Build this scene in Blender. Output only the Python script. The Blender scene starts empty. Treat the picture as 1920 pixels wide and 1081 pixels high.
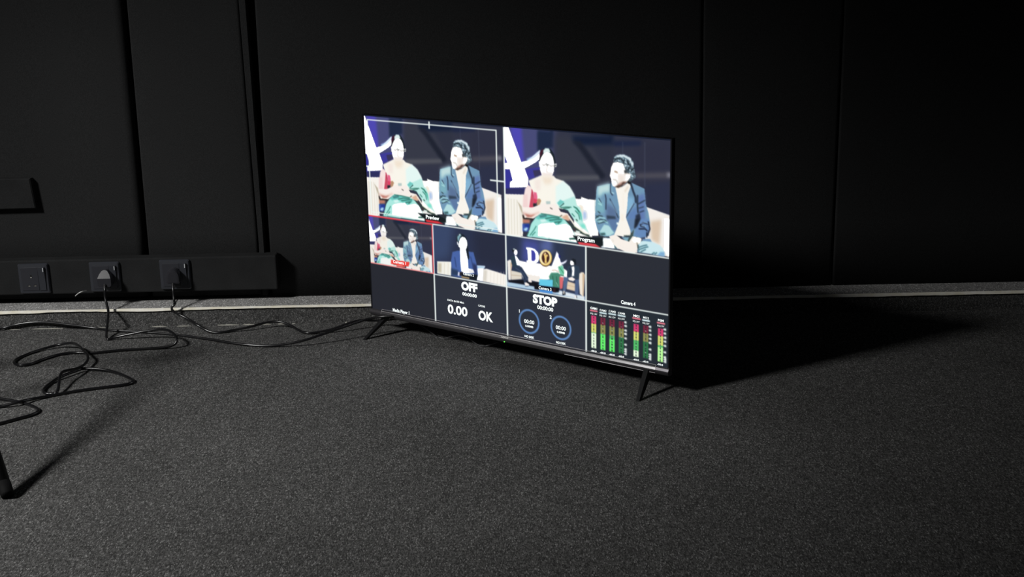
import bpy, bmesh, math, random
import numpy as np
from mathutils import Vector, Matrix

random.seed(7)
scene = bpy.context.scene
col = scene.collection

# ------------------------------------------------------------------ camera
CAM_H = 0.988
cam_data = bpy.data.cameras.new('camera')
cam_data.sensor_width = 36.0
cam_data.lens = 45.03
cam_data.clip_start = 0.05
cam = bpy.data.objects.new('camera', cam_data)
col.objects.link(cam)
m = Matrix(((0.999795, 0.020335, -0.007747), (-0.012573, 0.249196, -0.968404), (-0.017761, 0.968242, 0.249385))).to_4x4()
m.translation = Vector((0, 0, CAM_H))
cam.matrix_world = m
scene.camera = cam

# ------------------------------------------------------------------ world, lamp, exposure
world = bpy.data.worlds.new('dim_room'); scene.world = world
world.use_nodes = True
world.node_tree.nodes['Background'].inputs[0].default_value = (0.9, 0.95, 1.0, 1)
world.node_tree.nodes['Background'].inputs[1].default_value = 0.010

LAMP_POS = Vector((-3.2, 1.0, 2.6))
lamp_data = bpy.data.lights.new('studio_spot', 'SPOT')
lamp_data.energy = 530
lamp_data.color = (1.0, 0.99, 0.97)
lamp_data.shadow_soft_size = 0.30
lamp_data.spot_size = math.radians(56.6)
lamp_data.spot_blend = 1.0
lamp = bpy.data.objects.new('studio_spot', lamp_data)
col.objects.link(lamp)
lamp.location = LAMP_POS
lamp.rotation_euler = (Vector((-1.185, 2.563, 0.1)) - LAMP_POS).to_track_quat('-Z', 'Y').to_euler()

vs = scene.view_settings
vs.view_transform = 'Standard'; vs.look = 'None'; vs.gamma = 1.0; vs.exposure = 0.0
vs.use_curve_mapping = False

# ------------------------------------------------------------------ materials
def srgb(r, g, b):
    f = lambda c: c/12.92 if c <= 0.04045 else ((c+0.055)/1.055)**2.4
    return (f(r/255), f(g/255), f(b/255), 1)

def mat(name, colr, rough=0.5, metal=0.0, spec=0.5, emit=None, emit_s=0.0):
    mt = bpy.data.materials.new(name); mt.use_nodes = True
    b = mt.node_tree.nodes['Principled BSDF']
    b.inputs['Base Color'].default_value = colr if len(colr) == 4 else (*colr, 1)
    b.inputs['Roughness'].default_value = rough
    b.inputs['Metallic'].default_value = metal
    b.inputs['Specular IOR Level'].default_value = spec
    if emit:
        b.inputs['Emission Color'].default_value = (*emit[:3], 1)
        b.inputs['Emission Strength'].default_value = emit_s
    return mt

def noise_mat(name, lo, hi, scale, rough=0.9, bump=0.3, dist=0.002, spec=0.1, detail=2.0, stretch=(1, 1, 1), big=None, p0=0.35, p1=0.7):
    mt = mat(name, lo, rough, spec=spec)
    nt = mt.node_tree; b = nt.nodes['Principled BSDF']
    tc = nt.nodes.new('ShaderNodeTexCoord'); mp = nt.nodes.new('ShaderNodeMapping')
    mp.inputs['Scale'].default_value = stretch
    nt.links.new(tc.outputs['Object'], mp.inputs['Vector'])
    nz = nt.nodes.new('ShaderNodeTexNoise'); nz.inputs['Scale'].default_value = scale
    nz.inputs['Detail'].default_value = detail; nz.inputs['Roughness'].default_value = 0.65
    nt.links.new(mp.outputs[0], nz.inputs['Vector'])
    cr = nt.nodes.new('ShaderNodeValToRGB')
    cr.color_ramp.elements[0].position = p0; cr.color_ramp.elements[0].color = (*lo[:3], 1)
    cr.color_ramp.elements[1].position = p1; cr.color_ramp.elements[1].color = (*hi[:3], 1)
    nt.links.new(nz.outputs['Fac'], cr.inputs[0])
    out = cr.outputs[0]
    if big:
        n2 = nt.nodes.new('ShaderNodeTexNoise'); n2.inputs['Scale'].default_value = big[0]; n2.inputs['Detail'].default_value = 3
        nt.links.new(tc.outputs['Object'], n2.inputs['Vector'])
        mr = nt.nodes.new('ShaderNodeMapRange'); mr.inputs['From Min'].default_value = 0.3; mr.inputs['From Max'].default_value = 0.7
        mr.inputs['To Min'].default_value = big[1]; mr.inputs['To Max'].default_value = big[2]
        nt.links.new(n2.outputs['Fac'], mr.inputs['Value'])
        mx = nt.nodes.new('ShaderNodeMix'); mx.data_type = 'RGBA'; mx.blend_type = 'MULTIPLY'; mx.inputs['Factor'].default_value = 1
        nt.links.new(out, mx.inputs['A']); nt.links.new(mr.outputs[0], mx.inputs['B'])
        out = mx.outputs['Result']
    nt.links.new(out, b.inputs['Base Color'])
    if bump:
        bp = nt.nodes.new('ShaderNodeBump'); bp.inputs['Strength'].default_value = bump; bp.inputs['Distance'].default_value = dist
        nt.links.new(nz.outputs['Fac'], bp.inputs['Height']); nt.links.new(bp.outputs[0], b.inputs['Normal'])
    return mt

def pile_mat(name, lo, hi, cell, big, seed=0.0, row=True):
    """heathered loop pile: one random tone per loop, faint woven rows, slow uneven wear"""
    mt = mat(name, hi, 1.0, spec=0.0); nt = mt.node_tree; b = nt.nodes['Principled BSDF']
    L = nt.links.new; N = nt.nodes.new
    tc = N('ShaderNodeTexCoord'); mp = N('ShaderNodeMapping'); mp.inputs['Scale'].default_value = cell; mp.inputs['Location'].default_value = (seed, seed*1.7, seed)
    L(tc.outputs['Object'], mp.inputs['Vector'])
    vo = N('ShaderNodeTexVoronoi'); vo.inputs['Scale'].default_value = 1.0; L(mp.outputs[0], vo.inputs['Vector'])
    sp = N('ShaderNodeSeparateColor'); L(vo.outputs['Color'], sp.inputs[0])
    cr = N('ShaderNodeValToRGB'); e = cr.color_ramp.elements
    e[0].position = 0.0; e[0].color = (*lo, 1); e[1].position = 1.0; e[1].color = (*[c*2.0 for c in hi], 1)
    m1 = e.new(0.45); m1.color = (*[(p+q)/2*0.9 for p, q in zip(lo, hi)], 1); m2 = e.new(0.90); m2.color = (*hi, 1)
    L(sp.outputs[0], cr.inputs[0]); out = cr.outputs[0]
    def mul(out, scale, lo_, hi_):
        m = N('ShaderNodeMapping'); m.inputs['Scale'].default_value = scale; L(tc.outputs['Object'], m.inputs['Vector'])
        n = N('ShaderNodeTexNoise'); n.inputs['Scale'].default_value = 1.0; n.inputs['Detail'].default_value = 2; L(m.outputs[0], n.inputs['Vector'])
        r = N('ShaderNodeMapRange'); r.inputs['From Min'].default_value = 0.3; r.inputs['From Max'].default_value = 0.7
        r.inputs['To Min'].default_value = lo_; r.inputs['To Max'].default_value = hi_; L(n.outputs['Fac'], r.inputs['Value'])
        x = N('ShaderNodeMix'); x.data_type = 'RGBA'; x.blend_type = 'MULTIPLY'; x.inputs['Factor'].default_value = 1
        L(out, x.inputs['A']); L(r.outputs[0], x.inputs['B']); return x.outputs['Result']
    out = mul(out, (big, big, big), 0.88, 1.12)
    if row: out = mul(out, (30, 160, 1), 0.86, 1.14)
    L(out, b.inputs['Base Color'])
    return mt
M_carpet = pile_mat('charcoal_carpet', (0.040, 0.040, 0.0395), (0.150, 0.149, 0.147), (640, 215, 640), 2.2)
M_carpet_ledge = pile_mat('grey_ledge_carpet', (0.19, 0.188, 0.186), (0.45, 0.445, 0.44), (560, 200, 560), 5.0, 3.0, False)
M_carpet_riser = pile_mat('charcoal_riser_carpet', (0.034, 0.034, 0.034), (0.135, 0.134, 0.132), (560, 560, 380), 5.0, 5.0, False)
M_fabric = noise_mat('black_acoustic_fabric', (0.022, 0.0226, 0.0232), (0.0358, 0.0364, 0.037), 900, 1.0, 0.15, 0.001, 0.0, 2.0, stretch=(1, 1, 0.35), big=(1.6, 0.9, 1.1))
M_board = mat('black_backing_board', (0.008, 0.008, 0.008), 1.0, spec=0.0)
M_box_fabric = noise_mat('black_trunking_fabric', (0.021, 0.0216, 0.0222), (0.0355, 0.0362, 0.037), 700, 1.0, 0.2, 0.001, 0.0, 2.0, big=(9, 0.85, 1.15))
M_edge = noise_mat('cream_paint_edge', srgb(238, 232, 212), srgb(255, 253, 246), 30, 0.8, 0.4, 0.002, 0.2, 3.0)
M_residue = mat('pale_glue', srgb(190, 188, 178), 0.8, spec=0.2)
M_plate = mat('charcoal_socket_plastic', srgb(56, 58, 64), 0.36)
M_plate_in = mat('charcoal_module_plastic', srgb(50, 51, 57), 0.42)
M_marker = mat('white_marker', srgb(235, 238, 240), 0.5)
M_hole = mat('socket_hole_black', (0.004, 0.004, 0.004), 0.8)
M_pin_glint = mat('pin_glint_metal', srgb(225, 220, 210), 0.35, 0.3)
M_plug = mat('black_plug_plastic', srgb(48, 48, 53), 0.24, spec=0.7)
M_cable = mat('black_cable_rubber', srgb(22, 22, 24), 0.27, spec=0.7)
M_thin = mat('black_thin_cable', srgb(70, 70, 72), 0.3)
M_tie = mat('pale_plastic_tie', srgb(200, 200, 198), 0.4)
M_shell = mat('black_tv_plastic', srgb(22, 22, 24), 0.45)
M_bezel = mat('black_gloss_bezel', srgb(16, 16, 18), 0.25)
M_chin = mat('dark_grey_brushed_chin', srgb(78, 76, 80), 0.32, 0.55)
M_leg = mat('black_satin_leg', srgb(20, 20, 22), 0.4)
M_logo = mat('silver_logo', srgb(220, 220, 216), 0.4)
M_led = mat('green_led', (0.02, 0.2, 0.02), 0.5, emit=(0.18, 1.0, 0.12), emit_s=1.2)
M_film_glint = mat('white_film_glint', srgb(236, 232, 236), 0.3)
M_tube = mat('black_stand_tube', srgb(14, 14, 16), 0.35)
M_rubber = mat('black_rubber', srgb(6, 6, 7), 0.8, spec=0.2)

def film_mat():
    mt = bpy.data.materials.new('clear_film'); mt.use_nodes = True
    nt = mt.node_tree; nt.nodes.clear()
    o = nt.nodes.new('ShaderNodeOutputMaterial'); mx = nt.nodes.new('ShaderNodeMixShader'); mx.inputs[0].default_value = 0.12
    t = nt.nodes.new('ShaderNodeBsdfTransparent'); g = nt.nodes.new('ShaderNodeBsdfGlossy'); g.inputs['Roughness'].default_value = 0.25
    nt.links.new(t.outputs[0], mx.inputs[1]); nt.links.new(g.outputs[0], mx.inputs[2]); nt.links.new(mx.outputs[0], o.inputs[0])
    return mt
M_film = film_mat()

def screen_mat():
    mt = mat('lit_screen', (0.004, 0.004, 0.005), 0.22, spec=0.35)
    nt = mt.node_tree; b = nt.nodes['Principled BSDF']
    a = nt.nodes.new('ShaderNodeAttribute'); a.attribute_name = 'picture'
    nt.links.new(a.outputs['Color'], b.inputs['Emission Color']); b.inputs['Emission Strength'].default_value = 1.0
    return mt
M_screen = screen_mat()
M_text = mat('lit_lettering', (0.01, 0.01, 0.01), 0.4, emit=(0.93, 1.0, 0.98), emit_s=1.15)

# ------------------------------------------------------------------ helpers
def link_mesh(name, bm, material, parent=None, smooth=False, recalc=True):
    if recalc:
        bmesh.ops.recalc_face_normals(bm, faces=bm.faces[:])
    me = bpy.data.meshes.new(name); bm.to_mesh(me); bm.free()
    for mt in (material if isinstance(material, (list, tuple)) else [material]):
        me.materials.append(mt)
    if smooth:
        for p in me.polygons: p.use_smooth = True
    o = bpy.data.objects.new(name, me); col.objects.link(o)
    if parent: o.parent = parent
    return o

def empty(name, loc=(0, 0, 0), rz=0.0):
    o = bpy.data.objects.new(name, None); col.objects.link(o)
    o.location = loc; o.rotation_euler = (0, 0, rz); o.empty_display_size = 0.05
    return o

def tag(o, label, cat=None, group=None, kind=None):
    o['label'] = label
    if cat: o['category'] = cat
    if group: o['group'] = group
    if kind: o['kind'] = kind
    return o

def add_box(bm, x0, x1, y0, y1, z0, z1, bevel=0.0, seg=2):
    r = bmesh.ops.create_cube(bm, size=1.0)
    vs_ = r['verts']
    for v in vs_:
        v.co = Vector(((x0+x1)/2 + v.co.x*(x1-x0), (y0+y1)/2 + v.co.y*(y1-y0), (z0+z1)/2 + v.co.z*(z1-z0)))
    if bevel:
        ed = list({e for v in vs_ for e in v.link_edges})
        bmesh.ops.bevel(bm, geom=ed, offset=bevel, segments=seg, profile=0.5, affect='EDGES')

def box_obj(name, dims, material, parent=None, bevel=0.0, seg=2):
    bm = bmesh.new(); add_box(bm, *dims, bevel=bevel, seg=seg)
    return link_mesh(name, bm, material, parent)

def add_loft(bm, rings, cap=True):
    vr = [[bm.verts.new(p) for p in r] for r in rings]
    n = len(vr[0])
    for a, b in zip(vr, vr[1:]):
        for i in range(n):
            bm.faces.new((a[i], a[(i+1) % n], b[(i+1) % n], b[i]))
    if cap:
        bm.faces.new(vr[0][::-1]); bm.faces.new(vr[-1])

def smooth_path(pts, sub=6):
    P = [Vector(p) for p in pts]; out = []
    for i in range(len(P)-1):
        p0 = P[max(i-1, 0)]; p1 = P[i]; p2 = P[i+1]; p3 = P[min(i+2, len(P)-1)]
        # centripetal Catmull-Rom
        t0 = 0.0; t1 = t0+max((p1-p0).length, 1e-5)**0.5; t2 = t1+max((p2-p1).length, 1e-5)**0.5; t3 = t2+max((p3-p2).length, 1e-5)**0.5
        for k in range(sub):
            t = t1+(t2-t1)*k/sub
            a1 = p0*((t1-t)/(t1-t0))+p1*((t-t0)/(t1-t0)) if t1-t0 > 1e-2*(t2-t1) else p1
            a2 = p1*((t2-t)/(t2-t1))+p2*((t-t1)/(t2-t1))
            a3 = p2*((t3-t)/(t3-t2))+p3*((t-t2)/(t3-t2))
            b1 = a1*((t2-t)/(t2-t0))+a2*((t-t0)/(t2-t0))
            b2 = a2*((t3-t)/(t3-t1))+a3*((t-t1)/(t3-t1))
            out.append(b1*((t2-t)/(t2-t1))+b2*((t-t1)/(t2-t1)))
    out.append(P[-1])
    return out

def add_tube(bm, pts, radius, n=8):
    rings = []
    up = Vector((0, 0, 1)); prev = None
    for i, p in enumerate(pts):
        d = (pts[min(i+1, len(pts)-1)]-pts[max(i-1, 0)])
        if d.length < 1e-7: d = Vector((1, 0, 0))
        d.normalize()
        if prev is None:
            s = d.cross(up)
            if s.length < 1e-3: s = d.cross(Vector((1, 0, 0)))
        else:
            s = prev - d*prev.dot(d)
        s.normalize(); prev = s
        t = d.cross(s)
        r = radius(i/(len(pts)-1)) if callable(radius) else radius
        rings.append([p+s*(r*math.cos(2*math.pi*k/n))+t*(r*math.sin(2*math.pi*k/n)) for k in range(n)])
    add_loft(bm, rings)

def tube_obj(name, pts, radius, material, parent=None, n=8, sub=6):
    bm = bmesh.new(); add_tube(bm, smooth_path(pts, sub) if sub else [Vector(p) for p in pts], radius, n)
    return link_mesh(name, bm, material, parent, smooth=True)

# ------------------------------------------------------------------ the setting
LEDGE_Y, LEDGE_Z, WALL_Y = 3.487, 0.051, 3.60
XL, XR = -4.2, 4.2

floor = box_obj('floor', (XL, XR, -2.6, 3.75, -0.06, 0.0), M_carpet)
tag(floor, 'dark charcoal heathered carpet covering the studio floor', kind='structure')

# carpeted ledge along the wall
bm = bmesh.new()
add_box(bm, XL, XR, LEDGE_Y, 3.75, -0.01, LEDGE_Z)
ledge = link_mesh('trim_1', bm, [M_carpet_riser, M_carpet_ledge])
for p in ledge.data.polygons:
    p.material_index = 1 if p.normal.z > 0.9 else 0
tag(ledge, 'low carpeted ledge running along the foot of the black wall', kind='structure')

# ragged cream edge on the ledge's front corner
bm = bmesh.new(); rings = []
rng = random.Random(3)
N = 420; h = 0.004; w = 0.0
for i in range(N+1):
    x = XL + (XR-XL)*i/N
    base = 0.0052 + 0.0014*math.sin(x*3.1+0.6) + 0.0010*math.sin(x*11.0)
    if x > 0.2: base = 0.0056 + 0.0006*math.sin(x*7)
    if -1.28 < x < -1.12: base *= 0.62
    h += (base + rng.uniform(-0.0012, 0.0012) - h)*0.45
    w += (rng.uniform(-0.0012, 0.0012)-w)*0.25
    z1 = LEDGE_Z+0.0015+w; z0 = z1-h
    rings.append([(x, LEDGE_Y-0.0052, z0), (x, LEDGE_Y-0.0040, z0+0.0022), (x, LEDGE_Y+0.0016, z1+0.0012), (x, LEDGE_Y+0.0050, z1+0.0006), (x, LEDGE_Y+0.0050, z0)])
add_loft(bm, rings)
edge = link_mesh('trim_2', bm, M_edge)
tag(edge, 'ragged cream white edge line along the front of the carpeted ledge', kind='structure')

# broken pale glue line where the riser meets the floor
for (x0, x1, hh) in ((-1.40, -1.36, 0.0013), (-1.33, -1.24, 0.0016), (-1.17, -1.12, 0.0014), (-0.99, -0.95, 0.0015), (-0.92, -0.88, 0.0010), (-0.805, -0.745, 0.0022), (-0.735, -0.70, 0.0018), (-0.69, -0.655, 0.0020), (-0.635, -0.610, 0.0022), (-0.595, -0.585, 0.0018), (-0.445, -0.438, 0.0032)):
    bm = bmesh.new(); n = 9; rings = []
    for i in range(n+1):
        t = i/n; x = x0+(x1-x0)*t; e = math.sin(math.pi*min(max(t, 0.04), 0.96))**0.5
        hz = hh*e*rng.uniform(0.7, 1.2)
        yb = LEDGE_Y-0.003*e
        rings.append([(x, yb, 0.0), (x, yb, hz), (x, LEDGE_Y+0.001, hz*1.3), (x, LEDGE_Y+0.001, 0.0)])
    add_loft(bm, rings)
    link_mesh('glue_streak', bm, M_residue, ledge)

# wall: backing board with upholstered panels
wall = box_obj('wall_back', (XL, XR, WALL_Y+0.035, WALL_Y+0.15, LEDGE_Z-0.02, 2.8), M_board)
tag(wall, 'black upholstered studio wall behind the television', kind='structure')

def panel(x0b, x1b, x0t, x1t, z0, z1, face, rl=0.012, rr=0.012, depth=0.034, sag=0.0):
    """soft fabric panel; left and right edges rolled back, slightly bowed face"""
    prof = []
    for k in range(7):
        a = math.pi/2*k/6
        prof.append(('l', rl*(1-math.sin(a)), rl*(1-math.cos(a))))
    seq = [('l', 0.0, depth)] + [('l', rl*(1-math.cos(math.pi/2*k/6)), rl*(1-math.sin(math.pi/2*k/6))) for k in range(7)]
    mid = [i/9 for i in range(1, 9)]
    rings = []
    nz_ = 14
    for j in range(nz_+1):
        t = j/nz_; z = z0+(z1-z0)*t
        tt = min(max((z-z0)/max(0.9-z0, 1e-3), 0), 1)
        xa = x0b+(x0t-x0b)*tt; xb = x1b+(x1t-x1b)*tt
        ring = [(xa+u, face+v, z) for _, u, v in seq]
        for s in mid:
            xx = xa+rl+(xb-xa-rl-rr)*s
            ring.append((xx, face-sag*math.sin(math.pi*s)*(0.6+0.4*math.sin(2.1*z+3*xa)), z))
        ring += [(xb-u*rr/max(rl, 1e-6), face+(v*rr/max(rl, 1e-6) if v < depth else depth), z) for _, u, v in reversed(seq)]
        rings.append(ring)
    bm = bmesh.new(); add_loft(bm, rings)
    o = link_mesh('fabric_panel', bm, M_fabric, wall, smooth=False)
    for p in o.data.polygons: p.use_smooth = abs(p.normal.z) < 0.5
    return o

panel(-2.35, -1.022, -2.35, -1.022, 0.06, 2.7, WALL_Y-0.002, 0.012, 0.026, sag=0.004)
panel(-1.012, -0.694, -1.010, -0.704, 0.06, 2.7, WALL_Y-0.004, 0.006, 0.010, sag=0.003)
panel(-0.668, 0.5790, -0.662, 0.5690, LEDGE_Z-0.004, 2.7, WALL_Y, 0.008, 0.012, sag=0.004)
panel(0.5805, 0.9605, 0.5710, 0.9590, LEDGE_Z-0.004, 2.7, WALL_Y, 0.006, 0.012, sag=0.004)
panel(0.9620, 2.30, 0.9605, 2.30, LEDGE_Z-0.004, 2.7, WALL_Y, 0.006, 0.012, sag=0.004)
panel(-4.2, -2.36, -4.2, -2.36, 0.06, 2.7, WALL_Y, 0.012, 0.012, sag=0.003)
panel(2.31, 4.2, 2.31, 4.2, LEDGE_Z-0.004, 2.7, WALL_Y, 0.012, 0.012, sag=0.003)
# narrow covered batten between two panels
bm = bmesh.new(); rings = []
for j in range(17):
    z = 0.06+(2.7-0.06)*j/16
    tt = min(max((z-0.19)/0.7, 0), 1)
    xa = -0.693+(-0.703+0.693)*tt; xb = -0.677+(-0.683+0.677)*tt
    f_ = WALL_Y-0.014
    rings.append([(xa, WALL_Y+0.035, z), (xa, f_+0.004, z), (xa+0.002, f_, z), (xb-0.002, f_, z), (xb, f_+0.003, z), (xb, WALL_Y+0.035, z)])
add_loft(bm, rings)
batten = link_mesh('fabric_batten', bm, M_fabric, wall)

# ------------------------------------------------------------------ cloth covered trunking box with sockets
BOX_F = 3.55
bm = bmesh.new()
add_box(bm, -2.3, -0.640, BOX_F, WALL_Y-0.003, 0.084, 0.184, bevel=0.004, seg=2)
for v in bm.verts:
    v.co.z += 0.0012*math.sin(v.co.x*9)
trunk = link_mesh('socket_trunking', bm, M_box_fabric)
tag(trunk, 'long black cloth-covered trunking box on the wall holding the three sockets', 'trunking')

# fabric covered patch on the left panel
bm = bmesh.new()
f_ = WALL_Y-0.026
rings = []
for (y, s) in ((WALL_Y-0.0045, 0.0), (f_+0.003, 0.0), (f_, 0.003)):
    rings.append([(-1.50+s, y, 0.326+s), (-1.311-s, y, 0.328+s), (-1.319-s, y, 0.414-s), (-1.50+s, y, 0.417-s)])
add_loft(bm, rings)
patch = link_mesh('covered_wall_box', bm, M_box_fabric)
tag(patch, 'small flat black cloth-covered box on the wall above the sockets', 'wall box')

def plate_ring(w, hgt, y, r=0.004, n=4):
    pts = []
    for cx, cz, a0 in ((w-r, hgt-r, 0), (-w+r, hgt-r, 90), (-w+r, -hgt+r, 180), (w-r, -hgt+r, 270)):
        for k in range(n+1):
            a = math.radians(a0+90*k/n)
            pts.append((cx+r*math.cos(a), y, cz+r*math.sin(a)))
    return pts

def socket(cx, cz, tilt, label):
    t = empty('wall_socket', (cx, BOX_F, cz)); t.rotation_euler = (0, tilt, 0)
    tag(t, label, 'socket', 'sockets on the trunking box')
    bm = bmesh.new()
    add_loft(bm, [plate_ring(0.043, 0.043, 0.0), plate_ring(0.043, 0.043, -0.004), plate_ring(0.0405, 0.0405, -0.0085), plate_ring(0.0350, 0.0345, -0.0092)])
    link_mesh('faceplate', bm, M_plate, t)
    bm = bmesh.new()
    add_box(bm, -0.034, 0.0145, -0.0108, -0.006, -0.0335, 0.0335, bevel=0.0008, seg=1)
    mod = link_mesh('socket_module', bm, M_plate_in, t)
    # pin slots, each a dark recess with a pale chip painted as its metal contact's glint
    for (x, z, w_, h_) in ((-0.006, 0.008, 0.0022, 0.0044), (-0.0135, -0.0185, 0.0034, 0.0020), (0.0035, -0.0185, 0.0034, 0.0020)):
        s = box_obj('pin_slot', (x-w_, x+w_, -0.0110, -0.0100, z-h_, z+h_), M_hole, mod)
        box_obj('pin_glint', (x-w_*0.75, x+w_*0.75, -0.01125, -0.0108, z-h_, z-h_*0.45), M_pin_glint, mod)
    # rocker switch: wedge proud at the top
    bm = bmesh.new()
    add_loft(bm, [[(0.0155, -0.006, -0.0335), (0.0155, -0.0112, -0.0335), (0.0155, -0.0125, 0.0), (0.0155, -0.0150, 0.0335), (0.0155, -0.006, 0.0335)],
                  [(0.0335, -0.006, -0.0335), (0.0335, -0.0112, -0.0335), (0.0335, -0.0125, 0.0), (0.0335, -0.0150, 0.0335), (0.0335, -0.006, 0.0335)]])
    rk = link_mesh('rocker_switch', bm, M_plate, t)
    box_obj('white_marker', (0.0302, 0.0320, -0.0160, -0.0130, 0.0215, 0.0325), M_marker, rk)
    return t
socket(-1.3275, 0.1325, math.radians(-0.6), 'dark grey wall socket with no plug in it')
socket(-1.1265, 0.1335, 0.0, 'dark grey wall socket in the middle, with a shiny-topped plug in it')
socket(-0.9275, 0.1360, 0.0, 'dark grey wall socket nearest the right end of the box')

def plug(parent, cx, cz, front_tilt):
    """three pin plug body: domed top, sloped upper facet, flat heel; and cable collar"""
    y0 = BOX_F-0.0112
    def outline(w, top, bot, zoff, y, yz=0.0):
        pts = []
        n = 14
        for k in range(n+1):
            a = math.pi*k/n
            x = w*math.cos(a); z = top*math.sin(a)**0.85
            pts.append((cx+x, y+yz*z, cz+zoff+z))
        pts += [(cx-w*0.98, y, cz+zoff-bot*0.75), (cx-w*0.80, y, cz+zoff-bot), (cx+w*0.80, y, cz+zoff-bot), (cx+w*0.98, y, cz+zoff-bot*0.75)]
        return pts
    bm = bmesh.new()
    if front_tilt:
        ZC = 0.007
        def dep(z): return y0-0.029+0.0125*max(z-ZC, 0)/0.022
        right = [(0.0165, -0.017), (0.0200, -0.0125), (0.0205, 0.000), (0.0198, ZC), (0.0150, 0.018), (0.0085, 0.0265), (0.0030, 0.029)]
        ring = right+[(-x, z) for x, z in reversed(right)]
        back = [bm.verts.new((cx+x, y0, cz+z)) for x, z in ring]
        fr = [bm.verts.new((cx+x*0.94, dep(z), cz+z)) for x, z in ring]
        n = len(ring)
        for i in range(n): bm.faces.new((back[i], back[(i+1) % n], fr[(i+1) % n], fr[i]))
        bm.faces.new(back[::-1])
        bm.faces.new(fr[3:n-3]); bm.faces.new(fr[n-4:]+fr[:4])
    else:
        add_loft(bm, [outline(0.0195, 0.026, 0.017, 0, y0), outline(0.0195, 0.026, 0.017, 0, y0-0.022), outline(0.0175, 0.023, 0.0155, 0, y0-0.027), outline(0.013, 0.017, 0.012, 0, y0-0.028)])
    b = link_mesh('plug_body', bm, M_plug, parent)
    bm = bmesh.new()
    add_tube(bm, [Vector((cx, y0-0.016, cz-0.014)), Vector((cx, y0-0.0185, cz-0.021)), Vector((cx, y0-0.021, cz-0.030))], lambda t: 0.0062-0.0022*t, 10)
    link_mesh('strain_relief', bm, M_plug, parent, smooth=True)
    return b

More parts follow.
